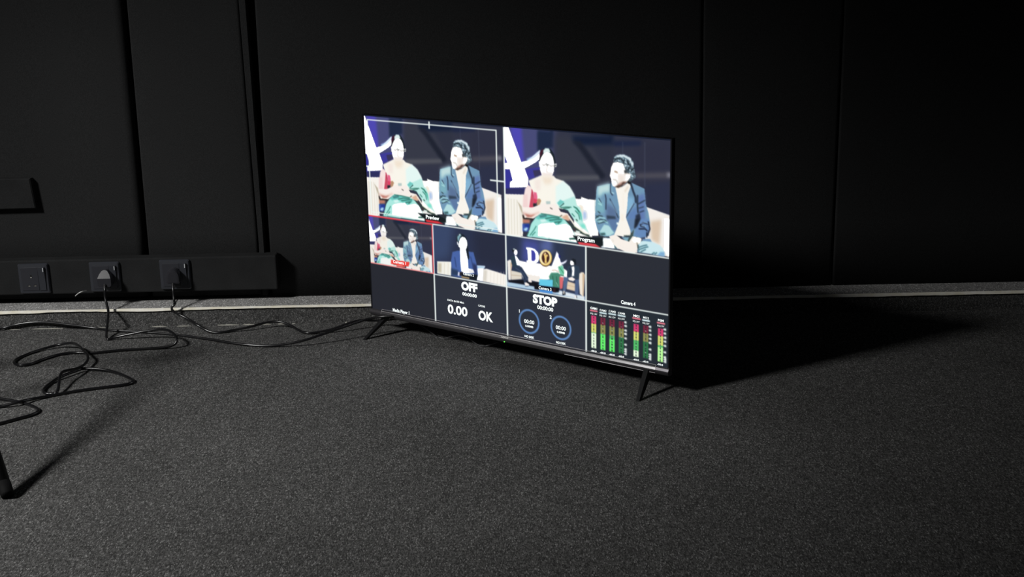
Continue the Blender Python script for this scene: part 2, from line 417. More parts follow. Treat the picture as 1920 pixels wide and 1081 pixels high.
# ------------------------------------------------------------------ traced data
TWO_SHOT = [
    ('P',[(-14,-9),(318,-17),(314,554),(-23,612)],(118,122,168),6.38),
    ('P',[(40,3),(113,-6),(130,356),(77,254)],(120,112,205),2.78),
    ('P',[(212,3),(309,1),(308,143),(210,189)],(68,88,126),2.08),
    ('P',[(317,41),(660,-1),(661,391),(315,448)],(102,106,124),5.5),
    ('P',[(531,81),(660,78),(661,362),(625,368)],(93,98,120),3.93),
    ('P',[(418,29),(660,-1),(660,71),(491,97),(437,82)],(48,72,112),3.54),
    ('P',[(420,66),(472,70),(620,354),(589,388),(530,272),(467,144)],(70,78,100),2.36),  # dark diagonal bar: screen-glass reflection painted into the camera picture
    ('P',[(315,391),(574,350),(584,389),(340,436)],(130,132,142),1.97),  # pale band of room light reflected in the glass, painted in
    ('P',[(777,51),(972,26),(975,389),(779,422)],(94,97,122),6.29),
    ('P',[(660,45),(823,24),(810,54),(660,81)],(58,78,124),3.14),
    ('P',[(783,302),(977,264),(977,310),(788,344)],(128,126,138),2.75),  # right part of the painted pale reflection band
    ('P',[(957,268),(983,263),(984,306),(957,310)],(165,165,175),1.97),
    ('P',[(825,391),(973,348),(975,637),(848,583)],(88,95,126),2.55),
    ('L',[(713,45),(713,139)],(112,122,150),0.47,0.79),
    ('L',[(835,30),(837,409)],(118,124,146),0.63,1.1),
    ('P',[(2,385),(33,380),(52,484),(32,489),(33,555),(128,543),(116,601),(3,612)],(94,92,190),0.21),
    ('P',[(4,562),(127,544),(116,602),(3,613)],(90,92,150),0.28),
    ('P',[(130,369),(162,351),(223,335),(233,394),(231,404),(185,433),(153,454)],(104,100,190),0.28),
    ('P',[(181,368),(232,354),(232,402),(192,427)],(104,100,145),0.56),
    ('P',[(-3,-4),(31,-6),(109,303),(146,285),(191,226),(226,177),(224,258),(197,294),(148,341),(129,358),(152,448),(147,526),(33,550),(34,499),(51,481),(35,381),(-9,385)],(255,255,255),0.21),
    ('P',[(3,255),(19,322),(3,328)],(104,104,190),0.21),
    ('L',[(149,278),(187,249),(224,197)],(205,232,255),1.39,3.47),
    ('P',[(-8,617),(123,599),(111,992),(-14,1002)],(249,244,234),0.21),
    ('S',[(6,650),(93,655),(108,982),(1,988)],(232,226,212),0,6),
    ('P',[(79,668),(107,711),(115,778),(107,780),(97,739)],(205,198,185),0.64),
    ('P',[(430,580),(471,579),(537,586),(537,963),(429,966)],(250,247,240),0.21),
    ('P',[(474,559),(515,574),(568,570),(574,888),(473,909)],(250,248,242),0.21),
    ('P',[(463,637),(483,641),(485,734),(470,726)],(246,232,212),1.25),
    ('P',[(483,686),(503,682),(507,748),(483,768)],(186,204,242),2.03),
    ('P',[(845,586),(976,635),(977,990),(840,962)],(246,240,232),0.21),
    ('P',[(866,700),(933,667),(924,854),(924,898),(874,865)],(226,206,190),2.88),
    ('P',[(935,666),(975,658),(975,987),(937,932)],(254,250,245),1.01),
    ('L',[(941,672),(942,917)],(232,224,220),0.58,1.58),
    ('L',[(846,584),(976,631)],(255,253,248),0.21,1.06),
    ('P',[(110,826),(161,812),(157,864),(112,873)],(206,164,146),1.41),
    ('P',[(110,873),(155,864),(149,939),(110,947)],(92,128,196),1.09),
    ('P',[(123,878),(155,868),(152,900),(128,905)],(60,98,186),0.94),
    ('P',[(114,927),(133,903),(147,905),(133,939)],(200,228,250),0.94),
    ('P',[(108,780),(124,804),(182,793),(182,824),(113,826)],(96,86,80),1.09),
    ('P',[(220,275),(227,200),(242,167),(270,153),(293,160),(311,202),(321,261),(318,319),(225,331)],(64,78,92),0.21),
    ('P',[(227,247),(224,207),(233,179),(247,164),(251,177),(237,219)],(120,62,92),0.28),
    ('P',[(247,177),(260,156),(281,156),(292,185),(278,200),(246,207)],(222,242,240),0.69),
    ('P',[(285,172),(305,196),(314,241),(316,284),(310,268),(301,210)],(74,92,102),0.42),
    ('P',[(222,285),(233,244),(248,207),(271,190),(292,197),(306,233),(314,298),(310,360),(298,404),(287,430),(252,435),(237,407),(226,362)],(252,246,241),0.21),
    ('P',[(248,225),(271,204),(293,219),(302,279),(288,304),(253,309)],(255,255,255),2.13),
    ('P',[(239,381),(266,392),(298,371),(287,427),(252,432)],(243,226,218),1.7),
    ('L',[(270,320),(265,366),(274,371)],(238,220,214),0.64,0.85),
    ('P',[(218,276),(228,285),(229,341),(221,327)],(250,246,244),0.21),
    ('P',[(316,289),(329,285),(327,311),(315,320)],(252,250,250),0.21),
    ('L',[(243,306),(250,312),(262,297)],(205,204,204),0.42,1.53),
    ('L',[(266,295),(269,311),(277,300)],(176,178,176),0.35,1.8),
    ('L',[(284,302),(293,314),(304,306)],(214,212,208),0.42,1.25),
    ('L',[(313,308),(325,299)],(110,118,118),0.42,1.8),
    ('L',[(265,402),(279,402)],(244,226,224),0.35,1.11),
    ('L',[(263,433),(282,431)],(232,196,176),0.28,1.11),
    ('P',[(233,404),(309,398),(322,419),(366,434),(405,479),(432,546),(443,603),(375,687),(215,696),(173,557),(153,467),(196,434)],(251,246,232),0.43),
    ('P',[(231,413),(309,405),(294,475),(252,487)],(246,228,210),2.98),
    ('P',[(189,451),(231,439),(223,549),(195,543)],(247,232,222),2.55),
    ('P',[(320,491),(366,434),(405,479),(432,546),(443,603),(403,682),(320,656)],(226,250,245),1.28),
    ('P',[(147,502),(170,526),(181,564),(182,715),(112,728),(123,602),(130,546)],(251,226,222),0.35),
    ('P',[(170,566),(181,564),(182,708),(154,713),(164,629)],(226,112,140),0.42),
    ('P',[(170,539),(178,551),(179,606),(170,607)],(214,100,132),0.42),
    ('P',[(184,564),(202,568),(207,608),(206,649),(190,672),(182,660)],(250,140,172),0.35),
    ('P',[(183,625),(206,632),(199,667),(183,667)],(248,98,140),0.42),
    ('P',[(206,625),(220,619),(231,637),(220,677),(201,687)],(206,176,152),0.56),
    ('P',[(180,674),(194,668),(194,692),(180,701)],(90,86,92),0.35),
    ('P',[(118,603),(146,591),(145,718),(114,724)],(248,214,212),0.83),
    ('P',[(328,639),(434,560),(448,640),(468,658),(483,734),(483,783),(505,835),(522,881),(468,824),(428,772),(393,695),(343,678)],(196,240,230),0.31),
    ('P',[(338,679),(368,632),(373,638),(345,676)],(86,130,130),0.31),
    ('P',[(328,639),(348,605),(373,623),(340,663)],(150,214,208),0.47),
    ('P',[(426,655),(448,662),(473,703),(480,784),(458,713),(443,678)],(132,208,194),0.47),
    ('L',[(350,680),(383,667),(413,663)],(80,140,132),0.39,1.25),
    ('L',[(365,689),(383,678),(403,671)],(80,140,132),0.39,1.25),
    ('L',[(380,697),(393,699)],(80,140,132),0.39,1.25),
    ('L',[(428,655),(448,666),(463,697)],(80,140,132),0.39,1.25),
    ('L',[(438,690),(456,717)],(80,140,132),0.39,1.25),
    ('L',[(458,724),(465,764)],(80,140,132),0.39,1.25),
    ('L',[(418,721),(433,744)],(80,140,132),0.39,1.25),
    ('L',[(443,769),(450,778)],(110,130,120),0.47,1.72),
    ('P',[(463,810),(493,796),(502,832),(480,844)],(160,236,214),1.25),
    ('P',[(388,734),(400,739),(443,829),(517,889),(492,887),(448,858),(408,783)],(252,246,226),0.39),
    ('P',[(112,717),(173,712),(226,671),(264,645),(287,660),(320,648),(349,715),(394,725),(404,776),(375,782),(347,769),(285,758),(221,764),(180,810),(124,813)],(251,239,230),0.21),
    ('P',[(114,752),(132,764),(172,768),(214,740),(224,748),(171,801),(145,808),(116,790)],(240,206,198),1.41),
    ('P',[(124,777),(166,784),(193,768),(169,799),(142,806)],(206,160,150),1.09),
    ('P',[(352,767),(373,744),(390,733),(408,783),(393,794)],(232,194,176),1.09),
    ('P',[(259,636),(287,631),(287,658),(261,665)],(196,210,208),0.43),
    ('L',[(286,693),(298,701)],(120,120,124),0.31,1.41),
    ('L',[(345,761),(357,747)],(130,130,110),0.31,1.41),
    ('L',[(240,728),(281,718)],(246,236,232),0.31,0.94),
    ('L',[(258,733),(284,725)],(240,228,224),0.23,0.78),
    ('P',[(135,985),(154,919),(165,862),(192,802),(229,755),(281,758),(340,762),(378,789),(408,836),(437,906),(447,980),(148,988)],(186,240,228),0.31),
    ('P',[(192,802),(229,755),(281,758),(340,766),(365,792),(339,835),(306,841),(260,805),(213,814)],(140,212,204),0.78),
    ('P',[(213,775),(260,758),(265,777),(224,796)],(108,172,174),0.78),
    ('L',[(229,757),(281,758),(342,767)],(72,138,132),0.39,1.09),
    ('L',[(255,798),(296,778),(340,777)],(72,138,132),0.39,1.09),
    ('L',[(280,808),(327,791),(357,785)],(72,138,132),0.39,1.09),
    ('L',[(311,821),(342,808)],(72,138,132),0.39,1.09),
    ('L',[(332,829),(352,802)],(72,138,132),0.39,1.09),
    ('L',[(156,973),(181,921),(197,879)],(72,138,132),0.39,1.09),
    ('L',[(170,970),(191,934)],(72,138,132),0.39,1.09),
    ('L',[(138,981),(149,943)],(72,138,132),0.39,1.09),
    ('P',[(218,813),(255,802),(260,820),(234,837)],(214,250,244),0.94),
    ('P',[(210,869),(228,849),(306,822),(321,846),(380,819),(408,836),(432,907),(447,976),(206,970)],(247,252,249),0.47),
    ('L',[(225,966),(253,964)],(215,246,236),0.47,1.09),
    ('L',[(264,977),(282,962)],(220,240,236),0.47,0.94),
    ('P',[(378,789),(395,793),(443,844),(492,887),(522,892),(522,911),(448,881),(432,881),(408,829)],(96,118,112),0.47),
    ('P',[(418,849),(443,859),(432,884)],(120,100,110),0.47),
    ('P',[(443,867),(468,873),(462,893),(440,890)],(226,236,230),0.47),
    ('P',[(397,949),(442,932),(447,950),(402,959)],(84,140,128),0.39),
    ('P',[(652,388),(644,413),(568,450),(563,485),(557,627),(554,750),(566,820),(580,871),(615,896),(674,855),(694,766),(737,713),(758,811),(771,853),(815,855),(862,827),(868,719),(859,632),(843,555),(835,425),(785,398),(757,381)],(152,182,202),0.21),
    ('P',[(568,445),(643,401),(644,491),(605,498),(571,553)],(200,224,226),2.96),
    ('P',[(561,554),(603,582),(612,678),(559,674)],(160,196,206),2.22),
    ('P',[(621,593),(675,631),(689,726),(621,712)],(134,160,186),2.96),
    ('P',[(621,698),(671,698),(682,735),(626,739)],(96,116,140),1.04),
    ('P',[(736,510),(778,516),(773,579),(734,676)],(164,196,222),2.22),
    ('P',[(743,653),(796,581),(801,739),(743,751)],(136,168,202),2.52),
    ('P',[(795,499),(837,465),(841,731),(809,738)],(138,164,200),2.52),
    ('P',[(787,666),(809,641),(818,708),(787,742)],(82,98,126),1.04),
    ('L',[(646,394),(644,463),(645,491),(656,512)],(84,104,130),0.44,1.48),
    ('L',[(641,547),(666,619),(689,705)],(84,104,130),0.44,1.33),
    ('L',[(757,383),(773,459),(786,508),(788,549)],(84,104,130),0.44,3.26),
    ('L',[(778,564),(752,638),(734,690)],(84,104,130),0.44,1.18),
    ('L',[(614,514),(619,551),(618,642)],(84,104,130),0.44,1.63),
    ('L',[(797,492),(797,574),(800,636)],(84,104,130),0.44,2.52),
    ('L',[(578,555),(591,591)],(84,104,130),0.44,1.18),
    ('L',[(802,563),(837,526)],(84,104,130),0.44,1.63),
    ('L',[(804,600),(831,582)],(84,104,130),0.44,1.18),
    ('L',[(809,634),(833,616)],(84,104,130),0.44,1.33),
    ('L',[(559,734),(577,706),(598,709)],(92,126,132),0.37,1.48),
    ('L',[(564,758),(589,739),(616,744)],(92,126,132),0.37,1.48),
    ('L',[(561,713),(575,721)],(92,126,132),0.37,1.48),
    ('L',[(573,672),(584,684)],(92,126,132),0.37,1.48),
    ('L',[(573,778),(621,750)],(92,126,132),0.37,1.48),
    ('L',[(557,752),(580,723),(614,724)],(205,240,238),0.3,1.04),
    ('L',[(561,759),(594,752)],(205,240,238),0.3,1.04),
    ('L',[(577,770),(605,745),(628,763)],(205,240,238),0.3,1.04),
    ('L',[(575,601),(594,612)],(205,240,238),0.3,1.04),
    ('L',[(575,569),(591,598)],(205,240,238),0.3,1.04),
    ('L',[(647,567),(680,665)],(205,228,236),0.37,0.74),
    ('L',[(773,565),(740,654)],(206,226,242),0.3,0.59),
    ('L',[(653,490),(664,495)],(215,240,245),0.3,1.04),
    ('P',[(582,849),(608,781),(635,786),(666,845),(640,874),(586,886)],(192,224,228),0.72),
    ('P',[(582,863),(613,853),(617,872),(591,885)],(104,146,150),0.86),
    ('P',[(626,727),(697,713),(692,782),(673,826),(657,819)],(136,164,192),0.86),
    ('P',[(731,706),(790,695),(788,782),(760,798),(745,751)],(140,170,196),1.01),
    ('P',[(785,696),(815,690),(805,752),(779,784)],(70,84,104),1.01),
    ('P',[(815,690),(860,681),(867,780),(848,844),(814,858),(779,838),(788,789)],(142,174,206),0.86),
    ('L',[(813,744),(830,720),(854,726)],(62,76,104),0.43,1.73),
    ('L',[(816,753),(837,756)],(62,76,104),0.43,1.73),
    ('L',[(807,779),(841,772),(852,786)],(62,76,104),0.43,1.73),
    ('L',[(858,708),(867,766),(854,829)],(62,76,104),0.43,1.73),
    ('L',[(850,803),(850,843)],(62,76,104),0.43,1.73),
    ('L',[(818,733),(835,716),(856,722)],(200,224,240),0.29,0.86),
    ('L',[(820,749),(845,751)],(200,224,240),0.29,0.86),
    ('P',[(568,893),(633,886),(635,896),(602,900),(602,962),(582,983),(568,986)],(90,100,110),0.36),
    ('P',[(672,444),(711,430),(749,382),(758,420),(744,484),(740,593),(733,696),(758,801),(761,847),(718,866),(666,861),(687,770),(697,709),(693,602),(681,504)],(251,245,234),0.21),
    ('P',[(722,464),(746,405),(746,429),(729,477)],(236,222,206),0.89),
    ('L',[(718,485),(718,623)],(250,240,226),1.04,1.92),
    ('P',[(707,667),(718,665),(721,727),(707,730)],(252,240,222),1.04),
    ('P',[(679,747),(691,746),(689,767),(680,767)],(240,250,252),0.36),
    ('P',[(721,854),(754,847),(751,856),(723,864)],(90,116,116),0.43),
    ('P',[(706,871),(756,863),(758,904),(736,908)],(160,192,204),0.72),
    ('P',[(684,869),(701,875),(699,886),(688,881)],(96,120,110),0.43),
    ('P',[(756,843),(779,788),(767,902),(741,907)],(110,134,132),0.72),
    ('P',[(662,219),(665,177),(691,154),(724,151),(756,172),(772,201),(775,253),(782,293),(787,334),(773,359),(758,375),(736,396),(724,359),(672,268)],(120,140,152),0.21),
    ('N',[(662,219),(665,177),(691,154),(724,151),(756,172),(772,201),(775,253),(782,293),(787,334),(773,359),(758,353),(749,296),(726,260),(717,224),(672,225)],(222,238,244),0,260),
    ('L',[(667,214),(674,195),(696,181)],(62,82,96),0.47,1.73),
    ('L',[(717,228),(722,195)],(62,82,96),0.47,1.73),
    ('L',[(743,279),(755,248),(764,182)],(62,82,96),0.47,1.73),
    ('L',[(700,184),(715,207)],(62,82,96),0.47,1.73),
    ('L',[(762,283),(773,260)],(62,82,96),0.47,1.73),
    ('L',[(738,204),(748,235)],(62,82,96),0.47,1.73),
    ('L',[(682,169),(719,160),(754,183),(766,232)],(226,240,246),1.1,3.14),
    ('P',[(660,229),(685,219),(716,229),(726,270),(727,311),(741,309),(756,312),(757,339),(744,370),(719,414),(680,441),(657,433),(650,403),(648,373),(640,346),(645,304),(648,272)],(252,246,240),0.21),
    ('P',[(666,240),(704,239),(714,292),(672,288)],(255,255,255),2.13),
    ('P',[(691,325),(727,329),(717,399),(692,404)],(243,228,218),2.13),
    ('P',[(720,286),(738,280),(738,301),(724,311)],(120,124,128),0.63),
    ('L',[(723,325),(731,310),(753,310)],(214,200,190),0.39,1.1),
    ('P',[(675,436),(689,411),(717,384),(741,381),(722,409),(703,431)],(150,122,112),0.79),
    ('P',[(741,373),(760,385),(755,400),(743,395)],(70,62,60),0.47),
    ('P',[(653,427),(666,435),(688,425),(720,389),(711,421),(689,444),(666,435)],(140,118,108),0.59),
    ('P',[(688,401),(711,390),(706,408),(691,418)],(216,190,182),0.89),
    ('L',[(670,303),(682,308)],(196,176,160),0.63,2.36),
    ('L',[(660,374),(675,375),(687,404)],(196,196,190),0.31,1.1),
    ('P',[(602,900),(642,895),(693,983),(588,989)],(238,250,252),0.43),
    ('P',[(664,941),(688,987),(671,984)],(120,150,158),0.58),
    ('P',[(801,901),(831,874),(874,872),(924,898),(944,927),(950,989),(799,986)],(206,234,242),0.29),
    ('P',[(823,863),(869,853),(878,878),(831,878)],(150,180,206),0.58),
    ('P',[(925,955),(950,949),(950,989),(908,989)],(160,192,224),0.86),
    ('L',[(808,940),(831,922),(851,911)],(106,146,156),0.43,1.58),
    ('L',[(808,961),(838,937),(857,926)],(106,146,156),0.43,1.58),
    ('L',[(817,979),(844,952)],(106,146,156),0.43,1.58),
    ('L',[(879,985),(893,968)],(106,146,156),0.43,1.58),
    ('L',[(896,981),(906,966)],(106,146,156),0.43,1.58),
    ('L',[(803,907),(806,981)],(106,146,156),0.43,1.58),
    ('P',[(637,880),(673,855),(707,890),(751,903),(771,852),(820,858),(815,899),(800,923),(796,992),(738,999),(686,978),(653,934)],(250,240,230),0.21),
    ('L',[(684,933),(723,966),(758,972)],(246,236,228),0.36,0.86),
    ('L',[(657,908),(662,918)],(230,222,212),0.58,1.73),
    ('L',[(795,896),(801,948)],(110,110,100),0.36,1.15),
    ('P',[(767,888),(780,858),(814,858),(823,870),(810,899),(780,906)],(253,250,238),0.36),
]
SINGLE_SHOT = [
    ('P',[(-6,1),(315,-23),(224,638),(-25,779)],(100,120,158),7.77),
    ('P',[(570,19),(1012,-19),(1002,724),(597,633)],(82,90,118),7.77),
    ('P',[(50,734),(254,694),(242,976),(45,974)],(244,242,230),0.52),
    ('P',[(60,759),(114,749),(107,949),(55,952)],(212,206,190),1.29),
    ('L',[(153,737),(146,974)],(214,204,186),0.39,0.78),
    ('L',[(207,724),(199,968)],(222,214,196),0.39,0.78),
    ('L',[(50,736),(254,697)],(255,252,240),0.26,0.65),
    ('P',[(604,683),(720,666),(696,733),(681,978),(598,975),(599,822)],(250,252,255),0.52),
    ('P',[(605,685),(713,670),(703,716),(604,739)],(190,214,240),0.78),
    ('P',[(694,734),(736,714),(994,768),(991,994),(680,976)],(250,244,234),0.52),
    ('P',[(698,744),(745,739),(732,966),(683,967)],(222,216,206),1.29),
    ('L',[(791,762),(782,1007)],(226,216,204),0.26,0.65),
    ('L',[(837,751),(829,995)],(226,216,204),0.26,0.65),
    ('L',[(883,739),(875,983)],(226,216,204),0.26,0.65),
    ('L',[(929,728),(921,972)],(226,216,204),0.26,0.65),
    ('L',[(966,719),(958,962)],(226,216,204),0.26,0.65),
    ('P',[(271,493),(346,449),(392,442),(487,435),(563,431),(599,632),(606,752),(616,848),(593,976),(515,968),(362,976),(294,977),(246,966),(255,823),(247,674)],(112,146,196),0.52),
    ('P',[(249,825),(345,843),(353,944),(251,965)],(84,112,150),1.55),
    ('P',[(550,644),(605,685),(607,875),(555,887)],(84,100,152),1.55),
    ('L',[(302,592),(318,781)],(72,98,150),0.65,1.04),
    ('L',[(523,528),(557,751)],(78,104,156),0.65,1.04),
    ('P',[(334,272),(332,170),(380,103),(434,120),(475,174),(486,293),(504,546),(495,602),(467,514),(464,419),(364,387),(346,337)],(60,74,92),0.52),
    ('P',[(342,175),(381,112),(408,134),(378,194),(372,263),(349,268)],(168,200,206),1.04),
    ('P',[(372,123),(391,113),(388,138),(374,141)],(235,245,245),0.52),
    ('P',[(338,271),(353,274),(361,334),(342,338)],(240,240,245),0.39),
    ('P',[(369,264),(389,192),(418,159),(454,171),(478,227),(482,307),(469,378),(449,425),(397,434),(374,385),(355,362)],(255,255,255),0.52),
    ('P',[(376,398),(461,409),(484,605),(488,767),(551,773),(567,833),(498,867),(402,881),(388,853),(379,684)],(253,254,255),0.52),
    ('P',[(343,871),(366,872),(358,950),(336,948)],(225,225,245),0.52),
    ('P',[(366,872),(412,854),(411,930),(363,942)],(80,70,80),0.65),
    ('P',[(480,796),(551,779),(567,833),(498,863)],(240,238,240),0.52),
    ('P',[(393,893),(616,865),(596,980),(391,976)],(58,70,84),0.52),
    ('P',[(387,945),(497,943),(496,977),(386,973)],(206,186,150),0.52),
]
WIDE_SHOT = [
    ('P',[(211,6),(439,6),(435,464),(189,498)],(112,124,186),6.02),
    ('P',[(439,6),(599,-5),(597,234),(437,222)],(128,144,188),4.81),
    ('P',[(733,2),(996,3),(995,520),(746,462)],(92,102,122),4.81),
    ('P',[(8,906),(193,865),(366,895),(672,913),(986,926),(986,998),(357,971),(7,987)],(192,212,232),0.72),
    ('P',[(664,891),(978,928),(978,988),(664,969)],(222,232,240),0.96),
    ('P',[(262,179),(317,174),(374,190),(414,249),(426,333),(416,408),(388,453),(329,470),(263,466),(265,431),(284,422),(277,224),(262,215)],(255,255,255),0.48),
    ('P',[(327,216),(362,227),(380,283),(380,380),(362,418),(329,421)],(104,108,196),0.48),
    ('P',[(645,173),(670,217),(685,309),(707,412),(595,498),(575,479),(620,300)],(244,244,252),0.48),
    ('P',[(683,372),(723,353),(777,293),(756,355),(723,393),(691,408)],(240,240,255),0.48),
    ('P',[(668,218),(692,248),(676,311)],(60,70,170),0.72),
    ('P',[(177,452),(263,461),(435,449),(564,460),(738,476),(773,503),(772,695),(562,711),(424,801),(318,791),(188,706)],(252,248,242),0.48),
    ('L',[(222,472),(219,736)],(240,232,224),0.36,0.6),
    ('L',[(272,472),(269,723)],(240,232,224),0.36,0.6),
    ('L',[(321,472),(318,711)],(240,232,224),0.36,0.6),
    ('L',[(370,472),(368,699)],(240,232,224),0.36,0.6),
    ('L',[(418,472),(417,687)],(240,232,224),0.36,0.6),
    ('L',[(467,472),(465,675)],(240,232,224),0.36,0.6),
    ('L',[(515,472),(514,663)],(240,232,224),0.36,0.6),
    ('P',[(195,692),(433,695),(424,801),(318,791),(219,797)],(244,236,226),0.6),
    ('P',[(60,671),(199,667),(202,801),(59,856)],(226,218,206),0.6),
    ('L',[(61,756),(199,741)],(190,168,150),0.24,0.48),
    ('P',[(14,496),(48,465),(71,470),(82,511),(63,675),(56,865),(22,859)],(240,234,226),0.48),
    ('P',[(55,517),(80,511),(63,675),(55,838)],(212,190,170),0.72),
    ('P',[(31,863),(202,816),(367,815),(425,809),(366,901),(30,901)],(48,54,72),0.6),
    ('L',[(19,860),(16,922)],(235,230,220),0.24,0.6),
    ('P',[(588,322),(586,355),(580,387),(570,418),(558,444),(542,465),(525,480),(507,488),(489,488),(472,482),(457,468),(444,447),(435,422),(429,392),(428,359),(430,326),(436,293),(446,263),(459,237),(474,216),(492,202),(509,194),(527,193),(544,201),(559,215),(572,235),(581,260),(587,290)],(120,96,80),0.48),
    ('P',[(585,305),(583,338),(577,371),(568,402),(555,428),(540,450),(523,465),(506,473),(488,473),(471,466),(457,452),(444,431),(435,404),(429,374),(428,341),(430,307),(436,274),(446,244),(459,217),(474,196),(490,181),(508,174),(525,174),(542,181),(557,195),(569,216),(578,242),(584,272)],(255,216,140),0.48),
    ('P',[(571,300),(569,330),(564,360),(555,387),(544,411),(530,430),(515,444),(499,451),(484,451),(469,445),(455,432),(444,413),(436,389),(431,362),(429,332),(431,302),(437,272),(446,244),(457,221),(471,201),(486,188),(501,181),(517,181),(532,188),(545,201),(556,219),(564,243),(569,270)],(255,238,196),0.72),
    ('P',[(555,308),(554,333),(550,357),(544,380),(536,399),(527,414),(517,425),(506,430),(495,430),(485,424),(476,413),(468,397),(463,378),(459,355),(458,330),(460,305),(464,281),(470,259),(477,240),(487,224),(497,214),(508,209),(518,209),(529,215),(538,226),(545,242),(551,261),(554,284)],(124,82,68),0.48),
    ('P',[(489,295),(477,243),(493,258),(509,272),(527,250),(541,283),(523,299),(518,348),(522,419),(493,426),(497,353)],(250,216,150),0.48),
    ('P',[(514,243),(514,248),(513,253),(511,257),(509,261),(507,264),(505,266),(502,267),(500,267),(498,266),(495,264),(494,261),(492,257),(492,253),(491,248),(492,243),(493,239),(494,234),(496,230),(498,227),(500,225),(503,224),(505,224),(508,225),(510,227),(512,230),(513,234),(514,238)],(255,232,190),0.36),
    ('P',[(79,263),(101,237),(140,243),(146,290),(100,316),(83,302)],(58,68,82),0.48),
    ('P',[(92,245),(117,236),(121,254),(92,269)],(220,232,235),0.48),
    ('P',[(150,301),(149,314),(147,326),(144,338),(140,348),(136,355),(131,361),(126,363),(120,363),(116,360),(111,354),(108,346),(105,336),(103,324),(103,312),(104,299),(106,287),(108,276),(112,266),(117,258),(122,253),(127,250),(132,251),(137,254),(141,259),(145,268),(148,278),(149,289)],(255,255,255),0.48),
    ('P',[(60,408),(99,374),(157,395),(176,550),(96,608),(80,573),(66,502)],(84,112,132),0.48),
    ('P',[(111,363),(136,375),(191,488),(198,552),(138,551),(129,487)],(252,252,255),0.48),
    ('P',[(84,599),(196,567),(246,668),(295,778),(311,835),(283,845),(258,787),(257,901),(228,896),(216,749),(193,683),(87,660)],(86,106,136),0.48),
    ('L',[(121,606),(220,686),(268,797)],(128,148,180),0.48,0.72),
    ('P',[(279,755),(311,774),(334,817),(317,840),(284,830)],(248,236,228),0.48),
    ('P',[(233,861),(259,848),(296,876),(292,902),(242,914)],(250,240,232),0.48),
    ('L',[(242,927),(284,916)],(90,96,110),0.24,0.6),
    ('P',[(684,333),(684,347),(681,361),(678,373),(673,384),(668,393),(662,399),(655,402),(649,402),(643,399),(638,393),(633,384),(630,373),(628,360),(627,347),(628,333),(630,319),(634,306),(638,295),(644,287),(650,281),(656,278),(663,278),(669,281),(674,287),(678,296),(682,307),(684,320)],(253,253,255),0.48),
    ('P',[(579,466),(628,394),(683,381),(723,420),(734,513),(682,573),(579,550)],(252,246,240),0.6),
    ('L',[(583,540),(627,524),(674,551)],(200,160,140),0.36,0.6),
    ('P',[(659,459),(715,410),(736,512),(734,608),(690,619)],(150,214,190),0.72),
    ('L',[(675,455),(730,561)],(70,150,120),0.36,0.72),
    ('P',[(546,667),(575,587),(666,565),(690,619),(679,851),(593,851),(577,829)],(112,178,162),0.6),
    ('L',[(594,643),(601,810)],(58,128,108),0.36,0.72),
    ('L',[(642,643),(649,810)],(60,130,112),0.36,0.72),
    ('L',[(637,753),(657,814)],(235,245,235),0.36,0.6),
    ('P',[(675,635),(731,635),(714,844),(680,874)],(238,146,150),0.6),
    ('L',[(676,599),(729,609)],(60,70,70),0.24,0.6),
    ('P',[(820,292),(841,259),(880,271),(881,358),(856,376),(848,319)],(64,76,90),0.48),
    ('P',[(813,306),(834,298),(856,329),(856,376),(825,407),(809,363)],(255,252,250),0.48),
    ('L',[(821,399),(848,383)],(110,90,90),0.24,0.6),
    ('P',[(778,421),(825,393),(887,378),(919,387),(931,574),(909,629),(855,614),(773,606)],(92,114,138),0.48),
    ('P',[(826,419),(856,394),(863,434),(857,578),(828,597),(834,488)],(250,248,244),0.48),
    ('L',[(805,448),(820,539)],(44,60,84),0.48,0.72),
    ('P',[(768,690),(874,717),(873,860),(764,847)],(232,212,192),0.6),
    ('L',[(772,767),(870,783)],(200,178,158),0.24,0.48),
    ('P',[(729,624),(788,628),(762,817),(745,908),(719,879),(725,731)],(126,152,180),0.6),
    ('P',[(869,646),(920,622),(908,913),(865,932)],(122,144,176),0.6),
    ('P',[(784,632),(832,602),(872,634),(847,678),(792,672)],(252,240,230),0.48),
    ('P',[(718,889),(744,894),(750,953),(712,975)],(40,44,56),0.48),
    ('P',[(724,885),(742,885),(736,951),(721,946)],(245,240,235),0.36),
    ('P',[(862,935),(885,929),(885,989),(857,990)],(235,232,232),0.48),
    ('L',[(885,935),(889,982)],(40,44,56),0.24,0.6),
    ('P',[(921,519),(945,487),(972,483),(988,528),(969,937),(926,897),(915,658)],(244,230,214),0.48),
    ('P',[(960,493),(985,522),(970,930),(959,921)],(214,192,172),0.6),
    ('L',[(964,932),(963,980)],(240,235,225),0.24,0.48),
    ('P',[(426,745),(595,717),(590,856),(419,871)],(130,214,248),0.6),
    ('P',[(362,825),(419,869),(673,852),(668,926),(624,944),(361,951)],(44,46,60),0.6),
    ('P',[(423,939),(591,924),(586,982),(427,989)],(110,180,240),0.6),
    ('P',[(593,873),(629,873),(624,937),(591,940)],(110,60,70),0.48),
]
